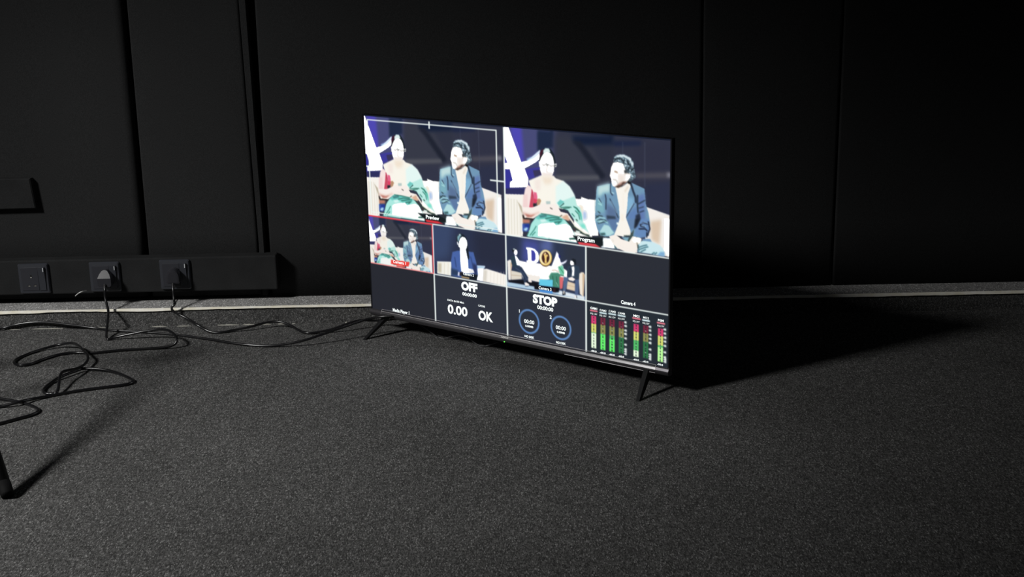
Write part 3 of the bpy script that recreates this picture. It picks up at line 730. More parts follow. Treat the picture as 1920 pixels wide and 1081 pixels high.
TEXTS = [('Preview', 0.2512, 0.4667, 0.0186, 0.03, 0.0474), ('Program', 0.751, 0.4683, 0.0182, 0.03, 0.0507), ('Camera 1', 0.1235, 0.7203, 0.0152, 0.02, 0.048), ('Camera 2', 0.3718, 0.7212, 0.0133, 0.02, 0.0367), ('Camera 3', 0.624, 0.7261, 0.0139, 0.02, 0.0403), ('Camera 4', 0.8741, 0.7266, 0.0169, 0.03, 0.0413), ('Media Player 1', 0.122, 0.9746, 0.017, 0.03, 0.0626), ('OFF', 0.3735, 0.7817, 0.04, 0.07, 0.0561), ('00:00:00', 0.3736, 0.8223, 0.016, 0.04, 0.0498), ('DATA RATE Mb/s', 0.3243, 0.8681, 0.0087, 0.03, 0.0582), ('0.00', 0.33, 0.911, 0.0461, 0.03, 0.0695), ('CACHE', 0.4141, 0.8672, 0.0088, 0.03, 0.0228), ('OK', 0.4273, 0.9131, 0.0467, 0.04, 0.049), ('STOP', 0.6235, 0.7821, 0.0395, 0.07, 0.0775), ('00:00:00', 0.6239, 0.8204, 0.0179, 0.03, 0.0506), ('1', 0.5406, 0.8562, 0.0156, 0.03, 0), ('2', 0.6408, 0.857, 0.0166, 0.03, 0), ('00:00', 0.5719, 0.8995, 0.0182, 0.02, 0.0328), ('0.00MB', 0.572, 0.9225, 0.0094, 0.04, 0.0259), ('NO DISK', 0.5718, 0.9733, 0.0105, 0.04, 0.0311), ('00:00', 0.6723, 0.8999, 0.0179, 0.02, 0.0316), ('0.00MB', 0.6725, 0.9218, 0.0092, 0.04, 0.025), ('NO DISK', 0.6722, 0.9723, 0.0103, 0.04, 0.03), ('CAM1', 0.7733, 0.7789, 0.01, 0.05, 0.0203), ('CAM2', 0.8009, 0.7812, 0.0099, 0.01, 0.0201), ('CAM3', 0.8279, 0.7783, 0.0099, 0.01, 0.0205), ('CAM4', 0.855, 0.7792, 0.0098, 0.01, 0.0203), ('MIC1', 0.8977, 0.7792, 0.0097, 0.05, 0.0173), ('MIC2', 0.9251, 0.7795, 0.0097, 0.01, 0.0165), ('PGM', 0.9665, 0.7795, 0.0096, 0.05, 0.0163), ('EQ | DY', 0.7739, 0.8044, 0.0073, 0.0, 0.0203), ('EQ | DY', 0.8009, 0.8057, 0.0073, 0.0, 0.0201), ('EQ | DY', 0.8279, 0.8046, 0.0073, 0.0, 0.0199), ('EQ | DY', 0.855, 0.8044, 0.0072, 0.0, 0.0197), ('EQ | DY', 0.8978, 0.8042, 0.0072, 0.0, 0.0194), ('EQ | DY', 0.9252, 0.8047, 0.0071, 0.0, 0.0192), ('EQ | DY', 0.9667, 0.8045, 0.0071, 0.0, 0.0189), ('-00.0', 0.773, 0.9791, 0.0081, 0.03, 0.0173), ('-60.0', 0.8001, 0.979, 0.0081, 0.03, 0.0171), ('-60.0', 0.827, 0.9788, 0.008, 0.03, 0.0169), ('-60.0', 0.8544, 0.9783, 0.008, 0.03, 0.0167), ('-60.0', 0.8975, 0.9793, 0.0079, 0.03, 0.0165), ('-60.0', 0.9246, 0.9794, 0.0079, 0.03, 0.0163), ('-00.0', 0.966, 0.9793, 0.0078, 0.03, 0.016)]
METER_BARS = [(0.7659, 0.7807, [0.8145, 0.8513, 0.8915, 0.8948, 0.9656], [(216, 90, 140), (218, 222, 142), (112, 196, 132), (236, 255, 224)]), (0.7926, 0.8075, [0.8152, 0.8484, 0.8901, 0.8935, 0.9655], [(142, 62, 88), (164, 164, 110), (112, 196, 132), (130, 242, 136)]), (0.8199, 0.8348, [0.8157, 0.8487, 0.8902, 0.9068, 0.9652], [(142, 62, 88), (164, 164, 110), (112, 196, 132), (130, 242, 136)]), (0.8471, 0.8619, [0.8161, 0.849, 0.8902, 0.9639], [(142, 62, 88), (164, 164, 110), (72, 142, 98)]), (0.8895, 0.905, [0.8161, 0.851, 0.8903, 0.938, 0.966], [(216, 90, 140), (218, 222, 142), (112, 196, 132), (236, 255, 224)]), (0.917, 0.9317, [0.8153, 0.8494, 0.8885, 0.9638], [(142, 62, 88), (164, 164, 110), (72, 142, 98)]), (0.9585, 0.9733, [0.816, 0.8499, 0.8935, 0.9016, 0.9665], [(216, 90, 140), (218, 222, 142), (112, 196, 132), (196, 255, 176)])]
UNDERLINES = [(0.7621, 0.7846, 0.7912, (240, 130, 146)), (0.7897, 0.8117, 0.7931, (226, 248, 252)), (0.8167, 0.839, 0.7914, (226, 248, 252)), (0.8435, 0.8664, 0.7913, (226, 248, 252)), (0.8859, 0.9094, 0.7906, (240, 130, 146)), (0.9138, 0.936, 0.7918, (226, 248, 252)), (0.9553, 0.9779, 0.7917, (240, 130, 146))]
METER_MARKS = [(0.8664, 0.8169), (0.8665, 0.8339), (0.8665, 0.8546), (0.8666, 0.8708), (0.8666, 0.8905), (0.8667, 0.9196), (0.8668, 0.9418), (0.8668, 0.9517), (0.8669, 0.9637), (0.9366, 0.8176), (0.9367, 0.8344), (0.9368, 0.8539), (0.9369, 0.8717), (0.937, 0.8903), (0.9372, 0.9196), (0.9373, 0.9434), (0.9374, 0.9532), (0.9375, 0.964), (0.9779, 0.8173), (0.9781, 0.835), (0.9782, 0.8543), (0.9783, 0.872), (0.9785, 0.8907), (0.9787, 0.9204), (0.9789, 0.9431), (0.979, 0.9529), (0.9791, 0.9636)]
DIALS = [(0.5714, 0.8991, 0.031), (0.6725, 0.9004, 0.0299)]
CAPTION_BOXES = [([(0.1979, 0.4545), (0.2724, 0.4508), (0.2983, 0.4667), (0.298, 0.4825), (0.2237, 0.4973), (0.2223, 0.479)], (30, 44, 48)), ([(0.2241, 0.4813), (0.2717, 0.4825), (0.2903, 0.4919), (0.2296, 0.4935)], (228, 70, 80)), ([(0.7111, 0.4586), (0.7997, 0.4519), (0.8012, 0.4852), (0.7903, 0.4972), (0.727, 0.4893)], (34, 44, 50)), ([(0.7254, 0.4848), (0.7778, 0.4831), (0.7934, 0.4953), (0.7302, 0.4959)], (228, 90, 100)), ([(0.0915, 0.714), (0.1616, 0.71), (0.1569, 0.7343), (0.0908, 0.7363)], (236, 84, 78)), ([(0.109, 0.7361), (0.145, 0.7345), (0.1428, 0.7418), (0.1128, 0.7435)], (240, 120, 110))]
CORD_ONE = [(-1.1183, 3.508, 0.1203), (-1.1168, 3.5, 0.1037), (-1.1129, 3.485, 0.0906), (-1.1057, 3.47, 0.0728), (-1.0975, 3.452, 0.0575), (-1.0929, 3.425, 0.0388), (-1.0891, 3.395, 0.0168), (-1.0804, 3.3623, 0.008), (-1.0743, 3.355, 0.004), (-1.0633, 3.3627, 0.006), (-1.0221, 3.3634, 0.014), (-0.969, 3.3581, 0.025), (-0.9293, 3.3467, 0.032), (-0.9027, 3.3277, 0.034), (-0.8762, 3.2937, 0.03), (-0.8667, 3.2752, 0.022), (-0.8733, 3.2696, 0.012), (-0.8942, 3.2665, 0.006), (-0.9384, 3.2616, 0.004), (-1.0062, 3.252, 0.004), (-1.0846, 3.2317, 0.004), (-1.1263, 3.2383, 0.004), (-1.1652, 3.2225, 0.004), (-1.1948, 3.181, 0.004), (-1.2141, 3.1434, 0.004), (-1.2357, 3.1378, 0.004), (-1.2533, 3.1509, 0.004), (-1.2612, 3.1656, 0.004), (-1.263, 3.1929, 0.004), (-1.2478, 3.2393, 0.004), (-1.2171, 3.2795, 0.006), (-1.1884, 3.2949, 0.01), (-1.1491, 3.2797, 0.018), (-1.1199, 3.2446, 0.022), (-1.0875, 3.1902, 0.022), (-1.0679, 3.1575, 0.02), (-1.0611, 3.1341, 0.016), (-1.0598, 3.0983, 0.014), (-1.0635, 3.0575, 0.018), (-1.0732, 3.025, 0.024), (-1.0793, 2.9993, 0.028), (-1.078, 2.9759, 0.026), (-1.0707, 2.9419, 0.018), (-1.0654, 2.9153, 0.01), (-1.0664, 2.9037, 0.006), (-1.0771, 2.9065, 0.004), (-1.0918, 2.9087, 0.004), (-1.1042, 2.926, 0.004), (-1.1092, 2.9542, 0.004), (-1.1077, 2.9858, 0.004), (-1.0997, 3.018, 0.006), (-1.0852, 3.0439, 0.008), (-1.073, 3.0645, 0.008), (-1.0602, 3.084, 0.008), (-1.035, 3.0843, 0.008), (-0.989, 3.0704, 0.006), (-0.9353, 3.0276, 0.004), (-0.9099, 2.9953, 0.004), (-0.9065, 2.979, 0.004), (-0.9176, 2.9639, 0.004), (-0.9539, 2.9492, 0.004), (-1.0083, 2.9291, 0.004), (-1.0612, 2.9006, 0.004), (-1.1066, 2.866, 0.006), (-1.1282, 2.8343, 0.01), (-1.1688, 2.8213, 0.004), (-1.1936, 2.8102, 0.004), (-1.2302, 2.8297, 0.004), (-1.2467, 2.8717, 0.004), (-1.2234, 2.8881, 0.004), (-1.1896, 2.877, 0.004), (-1.1591, 2.8638, 0.004), (-1.1223, 2.8433, 0.004), (-1.0895, 2.8163, 0.004), (-1.0712, 2.7941, 0.004), (-1.0682, 2.7743, 0.004), (-1.0778, 2.7555, 0.004), (-1.0988, 2.7349, 0.004), (-1.1261, 2.7069, 0.004), (-1.1538, 2.6822, 0.004)]
CORD_TWO = [(-0.9264, 3.508, 0.1209), (-0.9253, 3.5, 0.1028), (-0.9219, 3.487, 0.0876), (-0.9192, 3.478, 0.076), (-0.9155, 3.47, 0.0703), (-0.9178, 3.466, 0.0668), (-0.9231, 3.465, 0.0626), (-0.9232, 3.463, 0.0554), (-0.9154, 3.462, 0.0478), (-0.8973, 3.458, 0.0392), (-0.8728, 3.445, 0.03), (-0.8456, 3.42, 0.0211), (-0.8225, 3.4117, 0.01), (-0.8023, 3.4045, 0.004), (-0.7769, 3.4027, 0.004), (-0.7428, 3.4169, 0.006), (-0.6996, 3.4249, 0.012), (-0.6697, 3.4409, 0.016), (-0.6471, 3.4485, 0.018), (-0.6215, 3.4465, 0.018), (-0.5891, 3.4274, 0.012), (-0.5597, 3.3956, 0.006), (-0.5337, 3.3771, 0.004), (-0.5019, 3.381, 0.006), (-0.4657, 3.3865, 0.012), (-0.4298, 3.3968, 0.022), (-0.3942, 3.4106, 0.028), (-0.3599, 3.4335, 0.02), (-0.3303, 3.434, 0.02), (-0.3011, 3.4073, 0.03), (-0.2665, 3.3801, 0.04)]
CORD_LONG = [(-1.4504, 3.4178, 0.004), (-1.4131, 3.476, 0.0055), (-1.3647, 3.478, 0.0171), (-1.3013, 3.478, 0.0228), (-1.2179, 3.476, 0.0138), (-1.1416, 3.468, 0.0043), (-1.0983, 3.4472, 0.004), (-1.0121, 3.4251, 0.004), (-0.9079, 3.3914, 0.004), (-0.8031, 3.3405, 0.004), (-0.6982, 3.2834, 0.004), (-0.628, 3.2639, 0.004), (-0.5808, 3.2619, 0.008), (-0.5325, 3.2638, 0.016), (-0.4873, 3.279, 0.026), (-0.4425, 3.2998, 0.036), (-0.3965, 3.3281, 0.044), (-0.3647, 3.3441, 0.05), (-0.3285, 3.3449, 0.055), (-0.2985, 3.3329, 0.06)]
CORD_THIN = [(-0.2531, 3.3929, 0.03), (-0.2202, 3.3739, 0.018), (-0.1987, 3.3478, 0.01), (-0.1741, 3.3103, 0.004), (-0.1595, 3.3026, 0.003), (-0.1359, 3.2907, 0.012), (-0.1155, 3.2816, 0.018), (-0.0925, 3.266, 0.014), (-0.071, 3.2372, 0.006), (-0.0555, 3.2243, 0.003), (-0.04, 3.2205, 0.006), (-0.0117, 3.206, 0.02)]
TIE_STRIP = [(-1.2011, 3.5, 0.0908), (-1.1891, 3.498, 0.0996), (-1.178, 3.502, 0.1037), (-1.1767, 3.53, 0.098)]


# ------------------------------------------------------------------ cords
c1 = empty('power_cord', CORD_ONE[8])
tag(c1, 'black power cord plugged into the middle socket, tangled in loops on the carpet', 'power cord', 'power cords on the floor')
c2 = empty('power_cord', CORD_TWO[13])
tag(c2, 'black power cord running from the right-hand socket to the television', 'power cord', 'power cords on the floor')
def local(pts, o): return [tuple(Vector(p)-o.location) for p in pts]
tube_obj('cable', local(CORD_ONE, c1), 0.0036, M_cable, c1)
tube_obj('cable', local(CORD_TWO, c2), 0.0034, M_cable, c2)
for o, cx, cz, ft in ((c1, -1.1195, 0.1295, True), (c2, -0.9275, 0.1330, False)):
    b = plug(o, cx, cz, ft)
    for ch in o.children:
        if ch.name.startswith(('plug_body', 'strain_relief')): ch.location = -Vector(o.location)
# little twist tie on the second cord
bm = bmesh.new()
tp = Vector(CORD_TWO[4])
add_tube(bm, smooth_path([tp+Vector((-0.004, -0.003, 0.002)), tp+Vector((0.002, -0.004, 0.004)), tp+Vector((0.006, -0.001, 0.008)), tp+Vector((0.009, -0.002, 0.014))], 4), 0.0014, 6)
o = link_mesh('twist_tie', bm, M_rubber, c2, smooth=True); o.location = -Vector(c2.location)

lc = tube_obj('signal_cable', CORD_LONG, 0.0035, M_cable)
tag(lc, 'long black cable curving along the ledge from the left to the television', 'cable')
tc_ = tube_obj('thin_cable', CORD_THIN, 0.0016, M_thin)
tag(tc_, 'thin dark cable drooping to the carpet under the television', 'cable')
bm = bmesh.new()
tp = smooth_path(TIE_STRIP, 4); rings = []
for q in tp: rings.append([q+Vector((0, 0, 0.0016)), q+Vector((0, -0.0008, 0)), q+Vector((0, 0, -0.0016)), q+Vector((0, 0.0008, 0))])
add_loft(bm, rings)
tag(link_mesh('cable_tie', bm, M_tie), 'pale cut cable tie end sticking out beside the middle socket', 'cable tie')

# ------------------------------------------------------------------ stand leg at the lower left
FOOT = Vector((-0.962, 2.303, 0.0))
st = empty('floor_stand', FOOT)
tag(st, 'black tubular stand whose leg tip enters at the lower left', 'stand')
d = Vector((-0.67, 1.0, 1.0)); hub = d*0.50
dn = d.normalized()
bm = bmesh.new(); add_tube(bm, [dn*0.0+Vector((0, 0, 0.0125)), hub], 0.0125, 14); link_mesh('leg', bm, M_tube, st, smooth=True)
bm = bmesh.new(); add_tube(bm, [Vector((0, 0, 0.0125))-dn*0.011, Vector((0, 0, 0.0125))-dn*0.006, Vector((0, 0, 0.0125))+dn*0.020], lambda t: 0.0130 if t > 0.3 else 0.0115, 14); link_mesh('rubber_foot', bm, M_rubber, st, smooth=True)
for e in (Vector((-1.05, 0.75, 0.0)), Vector((-0.95, -0.05, 0.0))):
    bm = bmesh.new(); add_tube(bm, [e+Vector((0, 0, 0.0125)), hub], 0.0125, 12); link_mesh('leg', bm, M_tube, st, smooth=True)
bm = bmesh.new(); add_tube(bm, [hub-Vector((0, 0, 0.04)), hub+Vector((0, 0, 0.03))], 0.026, 16); link_mesh('hub', bm, M_tube, st, smooth=False)

# ------------------------------------------------------------------ television
W, H = 0.9415, 0.5296
SC = 0.3308                 # height of the screen centre
YAW = 0.6694
tv = empty('television', (0.0114, 3.1043, 0.0), -YAW)
tag(tv, 'flat screen television standing on the carpet, showing a multi-camera view', 'television')
Z0, Z1 = SC-H/2-0.0185, SC+H/2+0.002
XH = W/2+0.002

# picture ------------------------------------------------------------
def blur(a, r):
    r = int(round(r))
    if r < 1: return a
    for _ in range(2):
        for ax in (0, 1):
            pad = [(0, 0)]*a.ndim; pad[ax] = (r+1, r)
            c = np.cumsum(np.pad(a, pad, mode='edge'), axis=ax, dtype=np.float64)
            n = a.shape[ax]
            hi = np.take(c, np.arange(2*r+1, 2*r+1+n), axis=ax); lo = np.take(c, np.arange(0, n), axis=ax)
            a = (hi-lo)/(2*r+1)
    return a

def poly_mask(pts, x0, y0, w, h):
    ys, xs = np.mgrid[0:h, 0:w]; xs = xs+x0+0.5; ys = ys+y0+0.5
    m_ = np.zeros((h, w), bool); n = len(pts)
    for i in range(n):
        ax, ay = pts[i]; bx, by = pts[(i+1) % n]
        if ay == by: continue
        c = ((ay > ys) != (by > ys)) & (xs < (bx-ax)*(ys-ay)/(by-ay)+ax)
        m_ ^= c
    return m_.astype(np.float64)

def line_mask(pts, wd, x0, y0, w, h):
    ys, xs = np.mgrid[0:h, 0:w]; xs = xs+x0+0.5; ys = ys+y0+0.5
    dmin = np.full((h, w), 1e9)
    for (ax, ay), (bx, by) in zip(pts, pts[1:]):
        L2 = max((bx-ax)**2+(by-ay)**2, 1e-9)
        t = np.clip(((xs-ax)*(bx-ax)+(ys-ay)*(by-ay))/L2, 0, 1)
        dmin = np.minimum(dmin, np.hypot(xs-ax-t*(bx-ax), ys-ay-t*(by-ay)))
    return np.clip(wd/2+0.5-dmin, 0, 1)

def paint(cv, pts, colr, kind='P', soft=0.0, arg=0.0):
    hh, ww = cv.shape[:2]
    xs = [p[0] for p in pts]; ys = [p[1] for p in pts]; e = int(2*soft+arg+4) if kind in 'PL' else 2
    x0 = max(int(min(xs))-e, 0); x1 = min(int(max(xs))+e+1, ww); y0 = max(int(min(ys))-e, 0); y1 = min(int(max(ys))+e+1, hh)
    if x1 <= x0 or y1 <= y0: return
    w, h = x1-x0, y1-y0
    mk = line_mask(pts, arg, x0, y0, w, h) if kind == 'L' else poly_mask(pts, x0, y0, w, h)
    if kind == 'S':
        X = np.arange(w)[None, :]; mk = mk*(0.5+0.5*np.sin(2*np.pi*X*arg/max(w, 1)+1.0))**2
    if kind == 'N':
        rn = np.random.RandomState(5).rand(h//3+2, w//3+2)
        sp = np.kron(rn, np.ones((3, 3)))[:h, :w]
        mk = blur(mk*(sp > 0.62)*0.9, 1)
    if soft: mk = blur(mk, soft)
    cv[y0:y1, x0:x1] = cv[y0:y1, x0:x1]*(1-mk[..., None])+np.array(colr, float)*mk[..., None]

def feed(ops, base, k, w=640, h=360):
    cv = np.zeros((h, w, 3)); cv[:] = base
    for op in ops:
        pts = [(x/1000*w, y/1000*h) for x, y in op[1]]
        a = op[4] if len(op) > 4 else 0
        if op[0] == 'L': a = max(a*k, 1.0)
        paint(cv, pts, op[2], op[0], op[3]*k, a)
    return cv

CW, CH = 1280, 720
canvas = np.zeros((CH, CW, 3)); canvas[:] = (62, 68, 80)
two = feed(TWO_SHOT, (96, 100, 124), 2.06)
one = feed(SINGLE_SHOT, (86, 98, 132), 4.6)
wide = feed(WIDE_SHOT, (88, 102, 134), 4.3)
def tone(a, g):
    a = np.clip(a/255, 0, 1)
    k = np.clip((a-0.60)/0.31, 0, 1)
    a = 255*a**(g-(g-1)*k*k*(3-2*k))
    return a if a.ndim == 1 else a.mean(-1, keepdims=True)*0.22+a*0.78
two, one, wide = tone(two, 1.75), tone(one, 1.75), tone(wide, 1.75)
half = lambda a: (a[0::2, 0::2]+a[1::2, 0::2]+a[0::2, 1::2]+a[1::2, 1::2])/4
canvas[0:360, 0:640] = two; canvas[0:360, 640:1280] = two
canvas[360:540, 0:320] = half(two)*0.94+8; canvas[360:540, 320:640] = half(one); canvas[360:540, 640:960] = half(wide)
canvas[540:720, 0:320] = (37, 39, 47); canvas[540:720, 320:640] = (45, 49, 60); canvas[540:720, 640:960] = (44, 48, 60)
canvas[540:720, 960:1280] = (36, 43, 51); canvas[360:540, 960:1280] = (41, 44, 53)
def q(u, v): return (u*CW, v*CH)
def rect(u0, v0, u1, v1, c, soft=0): paint(canvas, [q(u0, v0), q(u1, v0), q(u1, v1), q(u0, v1)], c, 'P', soft)
WHT = (238, 246, 242)
# safe-area frame in the preview window
for a, b, c, d_ in ((0.0225, 0.0135, 0.4775, 0.0195), (0.0225, 0.479, 0.4775, 0.484), (0.0225, 0.0135, 0.0265, 0.484), (0.4735, 0.0135, 0.4775, 0.484), (0.2480, 0.002, 0.2520, 0.036), (0.452, 0.2475, 0.500, 0.2535), (0.0, 0.2475, 0.048, 0.2535)):
    rect(a, b, c, d_, WHT)
for pts, c in CAPTION_BOXES:
    c = tuple(tone(np.array(c, float), 1.25))
    paint(canvas, [q(*p) for p in pts], c, 'P', 1)
# window borders
for u, v0, v1 in ((0.25, 0.5, 1.0), (0.5, 0.0, 1.0), (0.75, 0.5, 1.0)): rect(u-0.0022, v0, u+0.0022, v1, WHT)
rect(0.0, 0.497, 1.0, 0.503, WHT); rect(0.25, 0.747, 1.0, 0.753, WHT)
RED = (226, 60, 72)
rect(0.0, 0.499, 0.25, 0.505, RED); rect(0.246, 0.499, 0.2495, 0.75, RED); rect(0.0, 0.744, 0.25, 0.7495, (248, 150, 150))
# record dials
for u, v, r in DIALS:
    pts = [q(u+r*math.cos(a*math.pi/32), v+r*math.sin(a*math.pi/32)*CW/CH) for a in range(65)]
    paint(canvas, pts[:-1], (42, 47, 58), 'P', 0)
    paint(canvas, pts, (96, 136, 190), 'L', 0, 6.5)
# audio meters
for u0, u1, vs_, cs in METER_BARS:
    for va, vb, c in zip(vs_, vs_[1:], cs): rect(u0, va, u1, vb, tuple(tone(np.array(c, float), 1.35)))
    um = (u0+u1)/2; n = 11; va, vb = vs_[0], vs_[-1]
    for k in range(n):
        a = va+(vb-va)*(k+0.25)/n; rect(um-0.0012, a, um+0.0012, a+(vb-va)/n*0.62, (26, 34, 40))
    for k in range(1, 6): rect(um-0.0016, va+(vb-va)*k/6-0.001, um+0.0016, va+(vb-va)*k/6+0.001, (225, 235, 230))
for u0, u1, v, c in UNDERLINES: rect(u0, v-0.0035, u1, v+0.0035, c)
for u, v in METER_MARKS:
    rect(u-0.0042, v-0.0022, u-0.001, v+0.0022, WHT); rect(u-0.002, v-0.005, u+0.0035, v+0.005, WHT, 1)
canvas = blur(canvas, 1)

NX, NY = 720, 405
gx = np.linspace(-W/2, W/2, NX+1); gz = np.linspace(H/2, -H/2, NY+1)
uu = (gx/W-0.0003)/1.0206+0.5; vv = (-gz/H-0.0087)/1.0041+0.5
fx = np.clip(uu*CW-0.5, 0, CW-1.001); fy = np.clip(vv*CH-0.5, 0, CH-1.001)
ix = fx.astype(int); iy = fy.astype(int); tx = (fx-ix)[None, :, None]; ty = (fy-iy)[:, None, None]
G = lambda a, b: canvas[np.ix_(a, b)]
pic = (G(iy, ix)*(1-tx)+G(iy, ix+1)*tx)*(1-ty)+(G(iy+1, ix)*(1-tx)+G(iy+1, ix+1)*tx)*ty
pic[vv < 0] = (24, 30, 48)
pic[:, np.abs(gx) > W/2-0.0032] = (22, 23, 28)
c = np.clip(pic/255, 0, 1)
lin = np.where(c <= 0.04045, c/12.92, ((c+0.055)/1.055)**2.4)
lum = lin.mean(axis=2, keepdims=True)
lin = lin*(1+5.0*np.clip((lum-0.90)/0.10, 0, 1))
XX, ZZ = np.meshgrid(gx, gz)
verts = np.stack([XX, np.zeros_like(XX), ZZ+SC], -1).reshape(-1, 3)
ii, jj = np.meshgrid(np.arange(NX), np.arange(NY))
a0 = (jj*(NX+1)+ii).ravel()
quads = np.stack([a0, a0+NX+1, a0+NX+2, a0+1], -1)
me = bpy.data.meshes.new('screen')
me.vertices.add(len(verts)); me.vertices.foreach_set('co', verts.ravel())
me.loops.add(quads.size); me.loops.foreach_set('vertex_index', quads.ravel())
me.polygons.add(len(quads)); me.polygons.foreach_set('loop_start', np.arange(0, quads.size, 4))
try: me.polygons.foreach_set('loop_total', np.full(len(quads), 4))
except Exception: pass
me.update(calc_edges=True)
at = me.color_attributes.new('picture', 'FLOAT_COLOR', 'POINT')
at.data.foreach_set('color', np.concatenate([lin.reshape(-1, 3), np.ones((len(verts), 1))], 1).astype(np.float32).ravel())
me.materials.append(M_screen)
screen = bpy.data.objects.new('screen', me); col.objects.link(screen); screen.parent = tv
tag(screen, 'lit screen split into camera windows of people on a sofa, clocks and audio meters')

# lettering on the screen
fonts = []
def font_obj(s, bold):
    cu = bpy.data.curves.new('lettering', 'FONT'); cu.body = s; cu.size = 1.0; cu.offset = 0.008+bold*0.75
    cu.resolution_u = 3
    o = bpy.data.objects.new('lettering_source', cu); col.objects.link(o); return o
src = [(font_obj(t[0], t[4]), t) for t in TEXTS]
logo_src = font_obj('ABANS', 0.03)
dg = bpy.context.evaluated_depsgraph_get(); dg.update()
def font_mesh(o):
    me = bpy.data.meshes.new_from_object(o.evaluated_get(dg))
    cu = o.data; bpy.data.objects.remove(o); bpy.data.curves.remove(cu)
    return me
for o, (s, u, v, hgt, bold, wd) in src:
    me = font_mesh(o)
    co = np.empty(len(me.vertices)*3); me.vertices.foreach_get('co', co); co = co.reshape(-1, 3)
    lo, hi = co.min(0), co.max(0)
    cap = 0.73
    sy = hgt*H/cap
    sx = wd*W*1.02/(hi[0]-lo[0]) if wd else sy
    x = (co[:, 0]-(lo[0]+hi[0])/2)*sx + W*(1.0206*(u-0.5)+0.0003)
    z = (co[:, 1]-cap/2)*sy - H*(1.0041*(v-0.5)+0.0087) + SC
    me.vertices.foreach_set('co', np.stack([x, np.full_like(x, -0.0003), z], -1).ravel()); me.update()
    me.name = 'lettering'; me.materials.clear(); me.materials.append(M_text)
    lo_ = bpy.data.objects.new('lettering', me); col.objects.link(lo_); lo_.parent = screen

# housing, bezel, chin -------------------------------------------------
bm = bmesh.new()
add_box(bm, -XH+0.001, XH-0.001, 0.0015, 0.016, Z0+0.004, Z1-0.001, bevel=0.003)
link_mesh('rear_panel', bm, M_shell, tv)
bm = bmesh.new()
add_box(bm, -0.36, 0.36, 0.014, 0.062, Z0+0.006, SC+0.06, bevel=0.012, seg=3)
hb = link_mesh('rear_housing', bm, M_shell, tv)
bm = bmesh.new()
for d_ in ((-XH, XH, -0.0008, 0.012, SC+H/2, Z1), (-XH, -W/2, -0.0008, 0.012, SC-H/2, SC+H/2), (W/2, XH, -0.0008, 0.012, SC-H/2, SC+H/2)):
    add_box(bm, *d_)
link_mesh('bezel', bm, M_bezel, tv)
bm = bmesh.new()
zt = SC-H/2
prof = [(0.012, zt), (-0.0006, zt), (-0.0010, zt-0.0016), (-0.0034, zt-0.0020), (-0.0062, zt-0.0075), (-0.0066, zt-0.0105), (-0.0050, zt-0.0150), (-0.0010, zt-0.0185), (0.012, zt-0.0185)]
add_loft(bm, [[(x, y, z) for y, z in prof] for x in (-XH, XH)])
chin = link_mesh('chin', bm, M_chin, tv)
me = font_mesh(logo_src)
co = np.empty(len(me.vertices)*3); me.vertices.foreach_get('co', co); co = co.reshape(-1, 3)
s_ = 0.024/(co[:, 0].max()-co[:, 0].min())
tdir = np.array([0, -0.0028, -0.0055]); tdir = tdir/np.linalg.norm(tdir)
x = (co[:, 0]-co[:, 0].max()/2)*s_-0.005; d_ = (0.36-co[:, 1])*s_*0.8
base = np.array([0.0, -0.0050, zt-0.0045])
pos = base[None]+tdir[None]*d_[:, None]; pos[:, 0] = x; pos[:, 1] -= 0.0005
me.vertices.foreach_set('co', pos.ravel()); me.update(); me.materials.clear(); me.materials.append(M_logo)
lg = bpy.data.objects.new('logo_lettering', me); col.objects.link(lg); lg.parent = chin
bm = bmesh.new(); bmesh.ops.create_uvsphere(bm, u_segments=10, v_segments=6, radius=0.0016, matrix=Matrix.Translation((-0.0067, -0.0052, zt-0.0160)))
o = link_mesh('power_light', bm, M_led, chin, smooth=True); tag(o, 'green power light')

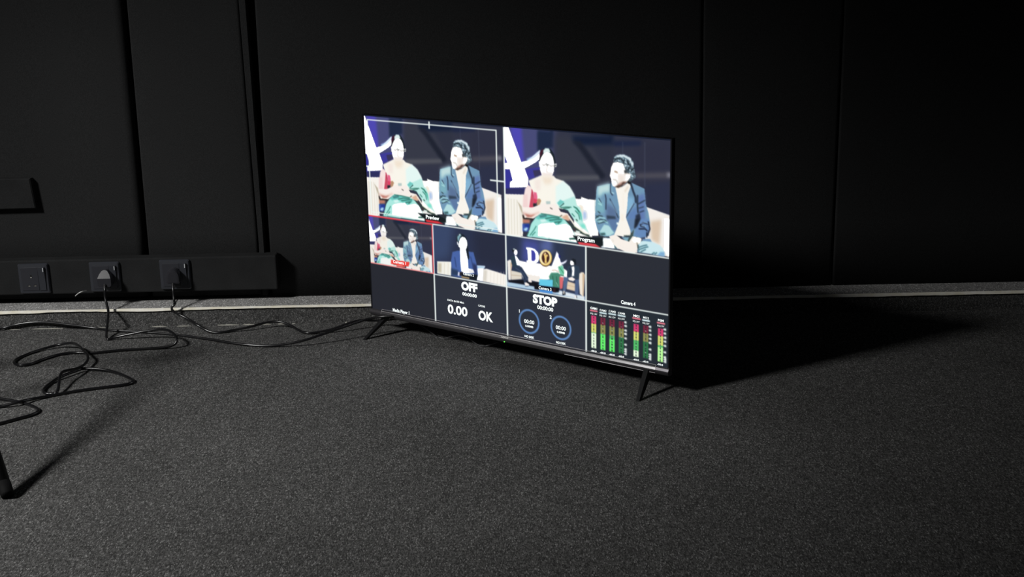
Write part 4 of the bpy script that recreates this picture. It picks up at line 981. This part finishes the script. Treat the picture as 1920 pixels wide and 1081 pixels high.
# clear protective film left on the chin
FX0, FX1 = -0.432, 0.438
bm = bmesh.new()
fp = [(-0.0009, zt+0.0030), (-0.0011, zt+0.0003), (-0.0038, zt-0.0020), (-0.0067, zt-0.0075), (-0.0071, zt-0.0105), (-0.0055, zt-0.0152)]
rows = [[bm.verts.new((x, y, z)) for y, z in fp] for x in (FX0, FX1)]
for i in range(len(fp)-1): bm.faces.new((rows[0][i], rows[1][i], rows[1][i+1], rows[0][i+1]))
film = link_mesh('protective_film', bm, M_film, tv); tag(film, 'clear protective film strip left along the lower edge')
def film_edge_glint(pts, r):  # white beads stand in for light caught along the clear film's edges
    bm = bmesh.new(); add_tube(bm, [Vector(p) for p in pts], r, 6); link_mesh('film_edge_glint', bm, M_film_glint, film, smooth=True)
film_edge_glint([(FX0, -0.0012, zt+0.0030), (FX1, -0.0012, zt+0.0030)], lambda t: 0.0003+0.0004*t)
film_edge_glint([(FX0, -0.0042, zt-0.0018), (FX1, -0.0042, zt-0.0018)], lambda t: 0.0004+0.0005*t)
film_edge_glint([(FX0, -0.0012, zt+0.0030), (FX0, -0.0042, zt-0.0018), (FX0, -0.0072, zt-0.0095)], 0.0003)
film_edge_glint([(FX1, -0.0012, zt+0.0030), (FX1, -0.0042, zt-0.0018)], 0.0007)
film_edge_glint([(0.18, -0.0056, zt-0.0158), (FX1, -0.0056, zt-0.0158)], lambda t: 0.0005+0.0003*t)

# legs: a forked blade each side
for s in (-1, 1):
    bm = bmesh.new()
    for foot in (Vector((s*0.434, -0.070, 0.0)), Vector((s*0.434, 0.125, 0.0))):
        top = Vector((s*0.413, 0.010 if foot.y < 0 else 0.030, Z0+0.010))
        rings = []
        for t in (0.0, 0.5, 1.0):
            p = top.lerp(foot, t); hx = 0.0065-0.0022*t; hy = 0.014-0.0085*t
            rings.append([(p.x-hx, p.y-hy, p.z), (p.x+hx, p.y-hy, p.z), (p.x+hx, p.y+hy, p.z), (p.x-hx, p.y+hy, p.z)])
        add_loft(bm, rings)
    add_box(bm, s*0.413-0.011, s*0.413+0.011, -0.004, 0.050, Z0+0.001, Z0+0.014)
    link_mesh('leg', bm, M_leg, tv)
